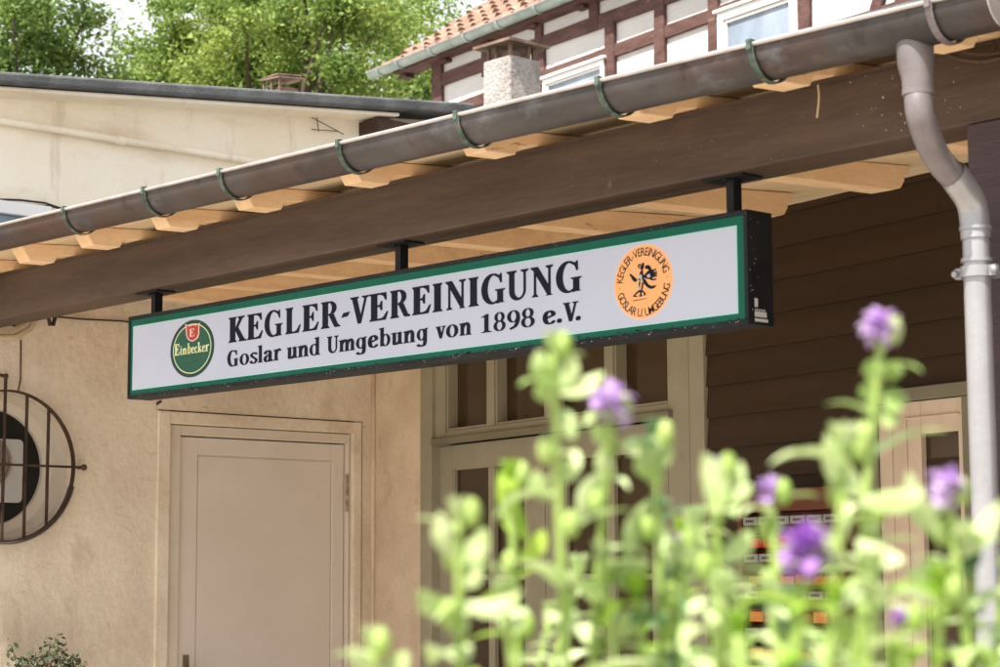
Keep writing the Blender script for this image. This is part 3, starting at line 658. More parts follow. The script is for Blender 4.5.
# ------------------------------------------------------------------ hanging sign
FS = Frame((0, 3.810), 0)
SL, SR = FS.at(129, 360)[0], FS.at(749.2, 265)[0]
T0, T1 = FS.at(130.4, 317), FS.at(747, 209.3); Bm0, Bm1 = FS.at(127.6, 399.4), FS.at(750.7, 323.8)
def lin(a, b): return lambda s: a[1] + (s-a[0])*(b[1]-a[1])/(b[0]-a[0])
zT, zB = lin(T0, T1), lin(Bm0, Bm1)
DEP = .092
sign = thing('hanging_sign', 'long white sign with green border and black lettering hanging below the brown beam', 'sign', (-4.5, 3.86, 2.1))
def slab(mb, s0, s1, zb, ztp, n0, n1):
    mb.hexa([FS.p(s, n_, f(s)) for f in (zb, ztp) for s, n_ in ((s0, n0), (s1, n0), (s1, n1), (s0, n1))])
bx = MB(); slab(bx, SL, SR, zB, zT, -DEP, 0)
e = .013
for s0, s1, zb, ztp in ((SL, SR, zB, lambda s: zB(s)+e), (SL, SR, lambda s: zT(s)-e, zT), (SL, SL+e, lambda s: zB(s)+e+.0003, lambda s: zT(s)-e-.0003), (SR-e, SR, lambda s: zB(s)+e+.0003, lambda s: zT(s)-e-.0003)):
    slab(bx, s0, s1, zb, ztp, .0002, .006)
bx.build('sign_box', SIGNB, sign, bevel=.002)
gb = MB(); slab(gb, SL+e+.0005, SR-e-.0005, lambda s: zB(s)+e+.0005, lambda s: zT(s)-e-.0005, .0004, .002); gb.build('green_border', SIGNG, sign)
gw = .024
wm = MB(); slab(wm, SL+e+gw-.008, SR-e-gw, lambda s: zB(s)+e+gw-.007, lambda s: zT(s)-e-gw, .0021, .0026); wm.build('pale_edge', SIGNC, sign)
wp = MB(); slab(wp, SL+e+gw-.005, SR-e-gw-.003, lambda s: zB(s)+e+gw-.004, lambda s: zT(s)-e-gw-.003, .0027, .0034)
face = wp.build('white_panel', SIGNW, sign)
st = MB()                                     # small maker's sticker on the end
for k, (za, hh, ww) in enumerate(((.045, .022, .012), (.020, .014, .045), (.008, .008, .05))):
    st.wbox((SR+.0006, 3.815+.012, zB(SR)+za), (SR+.0014, 3.815+.012+ww, zB(SR)+za+hh))
for k in range(6): st.wbox((SR+.0006, 3.828+.007*k, zB(SR)+.036), (SR+.0014, 3.832+.007*k, zB(SR)+.040))
st.build('sticker', LABELW, sign)

# lettering: glyphs drawn as polygons and contrast strokes, height 1 = capital height
def poly(*p): return [('p', list(p))]
def stem(cx, w, y0=0, y1=1, s=.07, h=.05, left=1, right=1, top=1, bot=1):
    P = []
    if bot: P += [(cx-w/2-s*left, y0), (cx+w/2+s*right, y0), (cx+w/2+s*right*.9, y0+h*.6), (cx+w/2, y0+h*2)]
    else: P += [(cx-w/2, y0), (cx+w/2, y0)]
    if top: P += [(cx+w/2, y1-h*2), (cx+w/2+s*right*.9, y1-h*.6), (cx+w/2+s*right, y1), (cx-w/2-s*left, y1), (cx-w/2-s*left*.9, y1-h*.6), (cx-w/2, y1-h*2)]
    else: P += [(cx+w/2, y1), (cx-w/2, y1)]
    if bot: P += [(cx-w/2, y0+h*2), (cx-w/2-s*left*.9, y0+h*.6)]
    return [('p', P)]
def band(co, ro, ci, ri, a0, a1, n=22):
    L = []
    for k in range(n+1):
        t = rad(a0+(a1-a0)*k/n); L.append(((co[0]+ro[0]*math.cos(t), co[1]+ro[1]*math.sin(t)), (ci[0]+ri[0]*math.cos(t), ci[1]+ri[1]*math.sin(t))))
    return [('s', L)]
def stroke(pts, thick=.155, thin=.05, n=7, w=None):
    P = [Vector((a, b, 0)) for a, b in pts]; Q = bez(P, n); L = []
    for i, p in enumerate(Q):
        d = (Q[min(i+1, len(Q)-1)]-Q[max(i-1, 0)]); d = d.normalized() if d.length > 0 else Vector((1, 0, 0))
        ww = w if w else thin+(thick-thin)*abs(d.y)**1.3
        nn = Vector((-d.y, d.x, 0)); L.append(((p+nn*ww/2)[:2], (p-nn*ww/2)[:2]))
    return [('s', L)]
TH = .245
ARM = poly((.2, 0), (.66, 0), (.76, .30), (.72, .31), (.58, .12), (.48, .075), (.2, .07))
GL = {
 'K': (.84, stem(.19, TH) + poly((.28, .46), (.50, .90), (.44, .95), (.44, 1), (.76, 1), (.76, .95), (.65, .91), (.40, .50)) + poly((.29, .49), (.43, .60), (.74, .10), (.84, .05), (.84, 0), (.50, 0), (.50, .05), (.53, .08), (.33, .45))),
 'E': (.76, stem(.19, TH, right=0) + ARM + poly((.2, 1), (.68, 1), (.70, .72), (.66, .72), (.58, .87), (.46, .93), (.2, .93)) + poly((.25, .56), (.42, .57), (.48, .70), (.52, .70), (.52, .36), (.48, .36), (.42, .49), (.25, .50))),
 'L': (.76, stem(.19, TH) + ARM),
 'G': (.90, band((.43, .5), (.42, .525), (.47, .5), (.235, .455), 62, 300) + poly((.62, .97), (.70, .93), (.735, 1.0), (.77, 1.0), (.78, .68), (.74, .68), (.68, .84), (.58, .91)) + poly((.54, .47), (.90, .47), (.90, .43), (.82, .40), (.82, .05), (.88, .0), (.70, .0), (.60, -.02), (.58, .06), (.62, .10), (.62, .40), (.54, .43))),
 'R': (.88, stem(.19, TH) + poly((.2, 1), (.38, 1), (.38, .94), (.2, .94)) + poly((.2, .53), (.38, .53), (.38, .47), (.2, .47)) + band((.38, .735), (.33, .265), (.38, .735), (.13, .205), -90, 90) + poly((.36, .50), (.50, .49), (.58, .50), (.78, .10), (.88, .05), (.88, 0), (.66, 0), (.60, .06))),
 '-': (.40, poly((0, .31), (.28, .33), (.40, .50), (.10, .48))),
 'V': (.88, poly((0, 1), (.38, 1), (.38, .95), (.31, .91), (.49, .28), (.47, 0), (.36, 0), (.09, .91), (0, .95)) + poly((.42, 0), (.50, 0), (.76, .91), (.88, .95), (.88, 1), (.56, 1), (.56, .95), (.67, .91), (.47, .20))),
 'I': (.36, stem(.18, TH)),
 'N': (.92, stem(.17, .075, s=.09, top=0) + stem(.78, .075, s=.0, top=0, bot=0) + poly((0, 1), (.28, 1), (.82, .22), (.82, 0), (.72, 0), (.17, .80), (.09, .90), (0, .95)) + poly((.64, 1), (.92, 1), (.92, .95), (.82, .90), (.82, .8), (.745, .8), (.745, .90), (.64, .95)) + poly((.62, 0), (.90, 0), (.82, .06), (.72, .06))),
 'U': (.90, poly((0, 1), (.40, 1), (.40, .95), (.31, .90), (.31, .32), (.105, .32), (.105, .90), (0, .95)) + poly((.60, 1), (.90, 1), (.90, .95), (.79, .90), (.79, .32), (.715, .32), (.715, .90), (.60, .95)) + band((.4475, .33), (.3425, .345), (.5125, .33), (.2025, .255), 180, 360)),
}
XH = .69; tk = .19
LS = lambda cx, y1: poly((cx-tk/2, .0), (cx+tk/2, 0), (cx+tk/2, y1), (cx-tk/2, y1-.02), (cx-tk/2-.10, y1-.05), (cx-tk/2-.10, y1-.08), (cx-tk/2, y1-.11))
FT = lambda cx: poly((cx-tk/2-.07, 0), (cx+tk/2+.07, 0), (cx+tk/2+.06, .035), (cx+tk/2, .09), (cx-tk/2, .09), (cx-tk/2-.06, .035))
ell = lambda cx, cy, rx_, ry_, t=.16, th=.05: band((cx, cy), (rx_, ry_), (cx, cy), (rx_-t, ry_-th), 0, 360, 32)
GL.update({
 'o': (.60, ell(.30, .34, .30, .36)),
 's': (.50, stroke([(.42, .54), (.40, .60), (.25, .66), (.09, .53), (.16, .42), (.33, .30), (.42, .17), (.27, .02), (.09, .07), (.07, .18)], .15, .07)),
 'l': (.34, LS(.18, 1.08) + FT(.18)),
 'a': (.60, stroke([(.10, .47), (.13, .60), (.27, .67), (.40, .58), (.41, .40), (.41, .15), (.48, .03), (.60, .06)], tk, .06) + stroke([(.41, .42), (.18, .34), (.08, .18), (.16, .02), (.30, .03), (.41, .16)], tk*.95, .05)),
 'r': (.54, LS(.18, .70) + FT(.18) + stroke([(.22, .42), (.30, .58), (.40, .66), (.52, .58)], .09, .13)),
 'u': (.72, LS(.18, .70) + LS(.54, .70) + stroke([(.18, .22), (.19, .06), (.32, .02), (.54, .18)], tk, .07) + poly((.50, 0), (.72, 0), (.72, .04), (.62, .09), (.50, .09))),
 'n': (.76, LS(.18, .70) + FT(.18) + FT(.58) + stroke([(.22, .46), (.34, .62), (.48, .66), (.58, .50), (.58, .30), (.58, .02)], tk, .07)),
 'm': (1.14, LS(.18, .70) + FT(.18) + FT(.57) + FT(.96) + stroke([(.22, .46), (.33, .62), (.46, .66), (.57, .50), (.57, .30), (.57, .02)], tk, .07) + stroke([(.61, .46), (.72, .62), (.85, .66), (.96, .50), (.96, .30), (.96, .02)], tk, .07)),
 'd': (.70, LS(.52, 1.08) + poly((.48, 0), (.70, 0), (.70, .04), (.60, .09), (.48, .09)) + ell(.30, .34, .30, .355, .155, .05)),
 'b': (.70, LS(.18, 1.08) + poly((.10, 0), (.26, 0), (.26, .1), (.10, .1)) + ell(.40, .34, .30, .355, .155, .05)),
 'g': (.70, ell(.30, .36, .28, .33, .155, .05) + stroke([(.52, .66), (.52, .3), (.52, .0), (.46, -.22), (.26, -.27), (.08, -.20)], tk, .09) + poly((.44, .62), (.52, .70), (.68, .71), (.68, .66), (.60, .62)) + poly((.0, -.24), (.1, -.3), (.17, -.24), (.1, -.14))),
 'e': (.58, stroke([(.10, .31), (.28, .37), (.47, .46), (.46, .58), (.32, .68), (.15, .58), (.09, .34), (.16, .10), (.34, .02), (.54, .14)], tk, .06)),
 'v': (.62, poly((0, .69), (.30, .69), (.30, .65), (.25, .62), (.36, .22), (.34, 0), (.26, 0), (.06, .62), (0, .65)) + poly((.30, 0), (.36, 0), (.53, .60), (.62, .64), (.62, .69), (.40, .69), (.40, .65), (.47, .61), (.33, .15))),
 'i': (.34, LS(.18, .70) + FT(.18) + poly((.08, .85), (.18, .95), (.28, .85), (.18, .76))),
 'c': (.52, stroke([(.44, .56), (.32, .67), (.15, .58), (.09, .34), (.16, .10), (.32, .02), (.50, .12)], tk, .06)),
 'k': (.68, LS(.18, 1.08) + FT(.18) + stroke([(.26, .36), (.54, .64)], .08, .08) + stroke([(.28, .40), (.62, .03)], .16, .16)),
 '1': (.52, poly((.20, 0), (.38, 0), (.38, 1.0), (.30, 1.0), (.04, .86), (.04, .82), (.20, .86)) + poly((.04, 0), (.54, 0), (.54, .03), (.38, .09), (.20, .09), (.04, .03))),
 '8': (.66, ell(.33, .74, .27, .27, .14, .05) + ell(.33, .27, .32, .29, .155, .05)),
 '9': (.64, ell(.31, .67, .31, .33, .155, .05) + stroke([(.55, .66), (.53, .40), (.40, .14), (.14, .02)], .16, .10)),
 '.': (.24, band((.12, .11), (.12, .12), (.12, .11), (.001, .001), 0, 360, 18)),
})
def draw(mb, glyph, u0, u1, v0, H, n0, slant=0.0, bold=.0):
    if bold:
        for sg in (-1, 1): draw(mb, glyph, u0+sg*bold*H, u1+sg*bold*H, v0, H, n0+(.00045 if sg > 0 else 0), slant)
        return
    wd_, prims = GL[glyph]; kx = (u1-u0)/wd_
    for i, (kind, L) in enumerate(prims):
        nn = n0 + .00005*i
        T = lambda q: FS.p(u0+q[0]*kx+slant*q[1]*H, nn, v0(u0+q[0]*kx)+q[1]*H)
        if kind == 'p':
            P = [T(q) for q in L]; mb.add(P, [tuple(range(len(P)))])
        else:
            A_ = [T(a) for a, b in L]; B_ = [T(b) for a, b in L]; k = len(A_)
            mb.add(A_+B_, [(j, j+1, j+1+k, j+k) for j in range(k-1)])
top_row = [('K', 229, 246.5), ('E', 247.4, 263), ('G', 264.7, 282.5), ('L', 285.7, 300.6), ('E', 302.7, 318.7), ('R', 321.3, 340), ('-', 341.5, 350), ('V', 350.5, 369), ('E', 369.6, 388), ('R', 390.3, 410),
           ('E', 412.3, 430.7), ('I', 433, 442), ('N', 445.7, 465.6), ('I', 469, 478.2), ('G', 481.4, 505), ('U', 507, 528.4), ('N', 531.2, 553), ('G', 556.2, 581.6)]
low_row = [('G', 227.6, 238.3), ('o', 240, 249), ('s', 250.2, 257.7), ('l', 258, 262.6), ('a', 264, 273), ('r', 273.8, 281.1), ('u', 287, 297.4), ('n', 298, 308.6), ('d', 309.8, 320),
           ('U', 327.2, 338.2), ('m', 339, 355), ('g', 356, 366.8), ('e', 368.2, 378), ('b', 379.3, 390), ('u', 391.5, 402.5), ('n', 403.5, 415.2), ('g', 416.7, 428), ('v', 436, 445.6), ('o', 446.4, 458), ('n', 459.6, 471.3),
           ('1', 480.8, 491), ('8', 493.8, 505.5), ('9', 507.6, 520), ('8', 521.4, 534.7), ('e', 543.3, 555.6), ('.', 557.4, 561.8), ('V', 563.7, 578.4), ('.', 576.3, 580.7)]
NL = .0037
bl1 = lin(FS.at(230, 342.9, NL), FS.at(580, 290.6, NL)); H1 = (FS.at(231, 317.8, NL)[1]-FS.at(231, 342.7, NL)[1] + FS.at(533, 268.3, NL)[1]-FS.at(533, 297.4, NL)[1])/2
bl2 = lin(FS.at(230, 366.6, NL), FS.at(570, 321.4, NL)); H2 = (FS.at(230, 351.6, NL)[1]-FS.at(230, 366.6, NL)[1] + FS.at(570, 303.4, NL)[1]-FS.at(570, 321.4, NL)[1])/2
lt = MB()
for ch_, a, b in top_row: draw(lt, ch_, FS.S(a, NL, 310), FS.S(b, NL, 310), bl1, H1*1.02, NL, bold=.022)
lt.build('club_name_lettering', INK, face)
lt = MB()
for ch_, a, b in low_row: draw(lt, ch_, FS.S(a, NL, 345), FS.S(b, NL, 345), bl2, H2*1.06, NL, bold=.040)
lt.build('second_line_lettering', INK, face)
# discs
def disc(c, r, n_, N=72): return [FS.p(c[0]+math.cos(2*PI*k/N)*r*KX, n_, c[1]+math.sin(2*PI*k/N)*r) for k in range(N)]
def addring(mb, c, r0_, r1_, n_, N=72):
    mb.add(disc(c, r0_, n_, N)+disc(c, r1_, n_, N), [(k, (k+1) % N, (k+1) % N+N, k+N) for k in range(N)])
# left: dark green beer disc
c = FS.at(192, 348.6, NL); KX = ((FS.S(214, NL)-FS.S(170, NL))/2)/((FS.at(192, 320, NL)[1]-FS.at(192, 377.2, NL)[1])/2); rD = (FS.at(192, 320, NL)[1]-FS.at(192, 377.2, NL)[1])/2
b = MB(); b.add(disc(c, rD, .0036), [tuple(range(72))]); bd = b.build('brewery_disc', LOGOD, sign)
b = MB(); b.add(disc(c, rD*.86, .0038), [tuple(range(72))]); b.build('inner_disc', LOGOG, bd)
b = MB(); addring(b, c, rD*.87, rD*.835, .0040); b.build('gold_ring', LOGOY, bd)
LX = lambda px, py: FS.at(165+px/10.25, 315+py/10.25, .0042)
def plate(name, mat, pts, n_, par):
    b = MB(); P = [LX(*q) for q in pts]; b.add([FS.p(q[0], n_, q[1]) for q in P], [tuple(range(len(P)))]); return b.build(name, mat, par)
plate('shield_edge', LOGOP, [(205, 92), (245, 106), (285, 92), (320, 96), (362, 78), (352, 110), (352, 190), (338, 235), (300, 266), (270, 274), (232, 250), (215, 205), (212, 130)], .0042, bd)
plate('shield', LOGOR, [(222, 108), (250, 118), (285, 104), (320, 108), (342, 98), (340, 190), (326, 228), (298, 254), (270, 262), (240, 240), (225, 205)], .0044, bd)
lt = MB()
for gch, x0, x1, yb, hh in (('E', 250, 305, 225, 80),):
    A0 = LX(x0, yb); A1 = LX(x1, yb-8); hgt = LX(x0, yb-hh)[1]-A0[1]; draw(lt, gch, A0[0], A1[0], lin(A0, A1), hgt, .0046)
lt.build('shield_letter', LOGOP, bd)
lt = MB(); nm = [('E', 98, 152, 105), ('i', 153, 176, 90), ('n', 176, 228, 85), ('b', 228, 270, 95), ('e', 268, 303, 85), ('c', 302, 334, 85), ('k', 333, 380, 90), ('e', 378, 412, 85), ('r', 410, 456, 90)]
A0, A1 = LX(98, 420), LX(456, 368)
for gch, x0, x1, hh in nm:
    draw(lt, gch, LX(x0+3, 400)[0], LX(x1-3, 400)[0], lin(A0, A1), (LX(98, 420-hh)[1]-A0[1])*(1.12 if gch in 'E' else 1.08), .0044, bold=.035)
lt.build('brewery_name', LOGOY, bd)
lt = MB()
for k in range(19):
    a = LX(165+k*13, 470-k*2.1); lt.add([FS.p(a[0]+dx, .0044, a[1]+dy) for dx, dy in ((0, 0), (.0022, 0), (.0022, .0022), (0, .0022))], [(0, 1, 2, 3)])
lt.build('small_print', M('logo_faint_green', (.10, .22, .15), None), bd)
# right: orange club emblem
c = FS.at(643.2, 281.8, NL); rO = (FS.at(643, 243.8, NL)[1]-FS.at(643, 319.7, NL)[1])/2; KX = ((FS.S(673.3, NL)-FS.S(613.2, NL))/2)/rO
b = MB(); b.add(disc(c, rO, .0036), [tuple(range(72))]); em = b.build('club_emblem', PALEO, sign)
b = MB(); b.add(disc(c, rO*.965, .0038), [tuple(range(72))]); b.build('orange_disc', ORANGE, em)
def text_mesh(ch_):
    cu_ = bpy.data.curves.new('t', 'FONT'); cu_.body = ch_; cu_.size = 1; cu_.align_x = 'CENTER'; cu_.resolution_u = 3; cu_.offset = .004
    o = bpy.data.objects.new('t', cu_); col.objects.link(o)
    bpy.context.view_layer.update()
    me = bpy.data.meshes.new_from_object(o.evaluated_get(bpy.context.evaluated_depsgraph_get()))
    vs = [v.co.copy() for v in me.vertices]; fs = [tuple(p.vertices) for p in me.polygons]
    bpy.data.objects.remove(o); bpy.data.meshes.remove(me); bpy.data.curves.remove(cu_)
    return vs, fs
lt = MB()
WID = {'I': .45, '-': .55, 'E': .86, 'L': .8, '.': .45, ' ': .5, 'M': 1.2, 'R': .95, 'G': 1.05, 'U': 1.0, 'N': 1.02}
cache = {}
def arctext(txt, a_start, a_end, inward, rr, size, mb=None):
    for q in txt:
        if q != ' ' and q not in cache: cache[q] = text_mesh(q)
    ws = [.30 if q == ' ' else max(v.x for v in cache[q][0])-min(v.x for v in cache[q][0])+.13 for q in txt]; tot = sum(ws); pos = 0
    for q, w_ in zip(txt, ws):
        t = a_start + (a_end-a_start)*(pos+w_/2)/tot; pos += w_
        if q == ' ': continue
        vs, fs = cache[q]; mx0 = (max(v.x for v in vs)+min(v.x for v in vs))/2; t = rad(t); rot = t-PI/2 if not inward else t+PI/2
        ox_, oy_ = math.cos(t)*rr, c[1]+math.sin(t)*rr
        P = []
        for v_ in vs:
            X_, Y_ = (v_.x-mx0)*size*.80, (v_.y-.36)*size
            P.append(FS.p(c[0]+KX*(ox_+X_*math.cos(rot)-Y_*math.sin(rot)), .0041, oy_+X_*math.sin(rot)+Y_*math.cos(rot)))
        lt.add(P, fs)
arctext('KEGLER-VEREINIGUNG', 176, 12, False, rO*.80, rO*.31)
arctext('GOSLAR U. UMGEBUNG', 196, 350, True, rO*.80, rO*.31)
for t in (186, 2): 
    q = (c[0]+KX*math.cos(rad(t))*rO*.8, c[1]+math.sin(rad(t))*rO*.8); lt.add([FS.p(q[0]+math.cos(k)*.0016, .0041, q[1]+math.sin(k)*.0016) for k in range(6)], [tuple(range(6))])
lt.build('ring_lettering', INK, em)
EX = lambda px, py: FS.at(625+px/13.35, 260+py/13.35, .0042)
fig = MB(); fk = [0]
def ep(*pts, mb=None):
    fk[0] += 1; P = [EX(*q) for q in pts]; (mb or fig).add([FS.p(q[0], .0042+.00003*fk[0], q[1]) for q in P], [tuple(range(len(P)))])
def es(pts, w_, mb=None):
    fk[0] += 1; P = bez([Vector((a, b, 0)) for a, b in pts], 4); L = []
    for i, p in enumerate(P):
        d = (P[min(i+1, len(P)-1)]-P[max(i-1, 0)]).normalized(); nn = Vector((-d.y, d.x, 0)); ww = 1.35*w_*(1-.5*i/(len(P)-1)); L.append((EX(*(p+nn*ww/2)[:2]), EX(*(p-nn*ww/2)[:2])))
    k = len(L); (mb or fig).add([FS.p(a[0], .0042+.00003*fk[0], a[1]) for a, b in L]+[FS.p(b[0], .0042+.00003*fk[0], b[1]) for a, b in L], [(j, j+1, j+1+k, j+k) for j in range(k-1)])
# heraldic bird: wing with feathers, neck and beak, body, tail, claws
ep((262, 90), (290, 66), (330, 72), (352, 110), (340, 150), (300, 120), (272, 120))
ep((240, 215), (300, 150), (345, 110), (380, 150), (385, 210), (360, 250), (300, 255), (262, 240))
for q in (((340, 140), (380, 135), (418, 122)), ((350, 165), (390, 165), (428, 160)), ((360, 190), (395, 190), (430, 182)), ((350, 218), (395, 215), (430, 208)), ((330, 245), (375, 262), (420, 252))): es(q, 22)
es(((240, 40), (238, 90), (226, 140), (232, 190)), 26); es(((178, 85), (192, 62), (215, 75), (212, 105), (190, 105)), 16); es(((190, 60), (180, 90), (196, 108), (222, 118)), 14)
ep((205, 150), (240, 150), (250, 220), (262, 270), (220, 285), (180, 270), (185, 215))
ep((58, 190), (78, 184), (130, 230), (165, 262), (150, 295), (112, 285), (85, 240))
ep((225, 235), (270, 255), (310, 320), (345, 345), (420, 338), (400, 370), (350, 388), (305, 370), (255, 320))
es(((196, 290), (192, 350), (205, 410)), 16); es(((236, 300), (232, 360), (222, 410)), 18)
es(((215, 405), (170, 430), (120, 478)), 22); es(((215, 408), (250, 430), (272, 470)), 20); es(((215, 415), (212, 440), (210, 470)), 22)
es(((110, 480), (140, 484), (165, 486)), 16); es(((190, 478), (215, 480), (235, 470)), 16); es(((252, 470), (272, 450), (276, 440)), 12)
es(((112, 545), (200, 530), (290, 512)), 7)
fig.build('bird_figure', INK, em)
fg = MB(); ep((190, 200), (222, 190), (232, 245), (205, 262), (180, 240), mb=fg); ep((290, 205), (330, 180), (345, 225), (305, 240), mb=fg); ep((212, 255), (240, 262), (232, 310), (210, 315), mb=fg); ep((190, 350), (215, 350), (216, 400), (196, 400), mb=fg)
fg.build('bird_shading', GREYW, em)
rnd = random.Random(31); chp = MB()
def chip(F, mb, s_, n_, z_, a, b, rnd):
    P = []
    for k in range(6):
        t = 2*PI*k/6+rnd.uniform(-.3, .3); q = rnd.uniform(.5, 1); P.append(F.p(s_+math.cos(t)*a*q, n_, z_+math.sin(t)*b*q))
    mb.add(P, [tuple(range(6))])
for k in range(90):
    s_ = SL + (SR-SL)*rnd.random()**.8; chip(FS, chp, s_, .0063, zB(s_)+rnd.uniform(.001, .012), rnd.uniform(.0006, .004), rnd.uniform(.0005, .0017), rnd)
for k in range(40):
    s_ = rnd.uniform(SL, SR); chip(FS, chp, s_, .0063, zT(s_)-rnd.uniform(.001, .012), rnd.uniform(.0005, .002), rnd.uniform(.0005, .0014), rnd)
for k in range(16):
    z_ = rnd.uniform(zB(SR)+.002, zT(SR)-.002); y_ = 3.811+abs(rnd.gauss(0, .02)); a = rnd.uniform(.0004, .0016)
    if y_ < 3.915: chp.add([(SR+.0007, y_-a, z_-a), (SR+.0007, y_+a, z_-a), (SR+.0007, y_+a*.6, z_+a), (SR+.0007, y_-a, z_+a*.8)], [(0, 1, 2, 3)])
chp.build('chipped_edge', M('bare_chips', (.35, .35, .34), (.65, .65, .63), 90, .7), sign)
dk = MB()
for k in range(90):
    s_ = rnd.uniform(SL, SR); chip(FS, dk, s_, .0022, zB(s_)+.014+abs(rnd.gauss(0, .003)), rnd.uniform(.004, .016), rnd.uniform(.0008, .003), rnd)
dk.build('border_grime', SIGNB, sign)
spl = MB()
for k in range(60):
    px, py = rnd.uniform(850, 965), rnd.uniform(62, 165)
    q = FB.at(px, py, .0015)
    if bz(q[0])+.012 < q[1] < bz(q[0])+BH-.012: chip(FB, spl, q[0], .0015, q[1], rnd.uniform(.0006, .0028), rnd.uniform(.0008, .004), rnd)
for k in range(40):
    px = rnd.uniform(560, 850); q = FB.at(px, rnd.uniform(100, 190), .0015)
    if bz(q[0])+.012 < q[1] < bz(q[0])+BH-.012: chip(FB, spl, q[0], .0015, q[1], rnd.uniform(.0006, .0015), rnd.uniform(.0006, .002), rnd)
spl.build('paint_specks', M('pale_specks', (.45, .42, .40), (.65, .62, .6), 90, .8), porch)
# hangers
for x0, x1, yy in ((150.5, 163, 300), (395, 408, 255), (727, 740.5, 196)):
    Fh = Frame((0, 3.865), 0); s0 = Fh.S(x0, 0, yy); s1 = Fh.S(x1, 0, yy); mid = (s0+s1)/2
    h = MB(); h.wbox((mid-.013, 3.85, zT(mid)-.002), (mid+.013, 3.882, bz(mid)-.004))
    h.wbox((mid-.012, 3.885, zT(mid)-.002), (mid-.004, 3.893, bz(mid)-.004))
    h.wbox((mid-.07, 3.82, bz(mid)-.006), (mid+.07, 3.90, bz(mid)-.0005))
    h.ball((mid, 3.835, bz(mid)-.006), .007)
    h.build('hanger', SIGNB, sign, bevel=.001)

# ------------------------------------------------------------------ half-timbered house behind
house = thing('timbered_house', 'half-timbered house with oxblood timbers, white infill and red tiled roof behind the porch', 'house', tuple(FH.p(5, -3, 0)))
HH = lambda px, py, n=0: FH.at(px, py, n)
zE = HH(441, 55)[1]+.35

def tim(x0, y0, x1, y1, wpx, name='timber', n1=.025, mat=TIMBER, wabs=None):
    a = HH(x0, y0, n1); b = HH(x1, y1, n1); d = Vector((b[0]-a[0], b[1]-a[1])); L_ = d.length; d /= L_; nn = Vector((-d.y, d.x))
    if abs(d.x) > abs(d.y): ww = abs(HH((x0+x1)/2, (y0+y1)/2, n1)[1]-HH((x0+x1)/2, (y0+y1)/2+wpx, n1)[1])
    else: ww = abs(HH((x0+x1)/2+wpx, (y0+y1)/2, n1)[0]-HH((x0+x1)/2, (y0+y1)/2, n1)[0])
    if wabs: ww = wabs
    P = []; A_ = Vector(a); B_ = Vector(b)
    t = MB(); nseg = max(1, int(L_/.5)); prev = None
    ring = []
    for i in range(nseg+1):
        q = A_+(B_-A_)*i/nseg; wj = ww/2*(1+random.uniform(-.07, .07))
        ring.append([FH.p(q.x+nn.x*wj*s_, n_, q.y+nn.y*wj*s_) for s_, n_ in ((-1, -.05), (1, -.05), (1, n1+random.uniform(0, .004)), (-1, n1+.002))])
    V = [p for r in ring for p in r]; Fc = []
    for i in range(nseg):
        for j in range(4): Fc.append((i*4+j, i*4+(j+1) % 4, (i+1)*4+(j+1) % 4, (i+1)*4+j))
    Fc += [(0, 1, 2, 3), (nseg*4+3, nseg*4+2, nseg*4+1, nseg*4)]
    t.add(V, Fc); bm_ = t.build(name, mat, house, bevel=.006); return bm_
# rails (x0,y0 -> x1,y1 centre line)
N1 = .03
rails = [(432, 82, 664, 4.5, 13), (442, 112, 716, 14, 12.5), (432, 60.5, 600, 1, 8)]
def extend(x0, y0, x1, y1, k): return (x1+(x1-x0)*k, y1+(y1-y0)*k)
def rail_to(x0, y0, x1, y1, w_, n_, sEnd=15.5):   # carry the rail on along the front at the same slope
    a = HH(x0, y0, n_); b = HH(x1, y1, n_); k = (sEnd-a[0])/(b[0]-a[0]); z2 = a[1]+(b[1]-a[1])*k
    q = proj(FH.p(sEnd, n_, z2)); my_ = (y0+y1)/2; wa = abs(HH((x0+x1)/2, my_, n_)[1]-HH((x0+x1)/2, my_+w_, n_)[1]); tim(x0, y0, q[0], q[1], w_, 'rail', n_, wabs=wa)
rail_to(433, 82.5, 700, -16, 14, .025); rail_to(433, 116.5, 780, -10, 12.5, .027)
rail_to(433, 61, 640, -18, 7, .023); rail_to(433, 168, 1000, -28, 14, .028); rail_to(433, 205, 1000, 25, 14, .0285)
for k in range(6):
    s_ = HH(940, 34, .03)[0] + 1.15 + k*1.25
    q0 = proj(FH.p(s_, .03, 4.6)); q1 = proj(FH.p(s_, .03, HH(441, 60)[1]+.1)); tim(q0[0], q0[1], q1[0], q1[1], 13, 'post', .033)
for xa, ya, yb, wpx in ((437, 60, 200, 8.5),): tim(xa, ya, xa+.5, yb, wpx, 'post', .034)
for xa, ya, yb, wpx in ((485, 36, 75, 8.5), (537.5, 16, 55, 7), (592.5, -4, 30, 9)): tim(xa, ya, xa+.5, yb, wpx, 'post', .031)
for xa, ya, yb, wpx in ((539, 48, 200, 8.5), (608.8, 22, 200, 9.5), (658.5, -5, 200, 10.5), (712, -30, 200, 9.5), (802, -60, 180, 13)): tim(xa, ya, xa+1.2, yb, wpx, 'post', .036)
tim(868, 34, 884, -25, 11, 'brace', .03); tim(893, 34, 905, -30, 11, 'brace', .03); tim(940, 34, 944, -60, 12, 'post', .03)
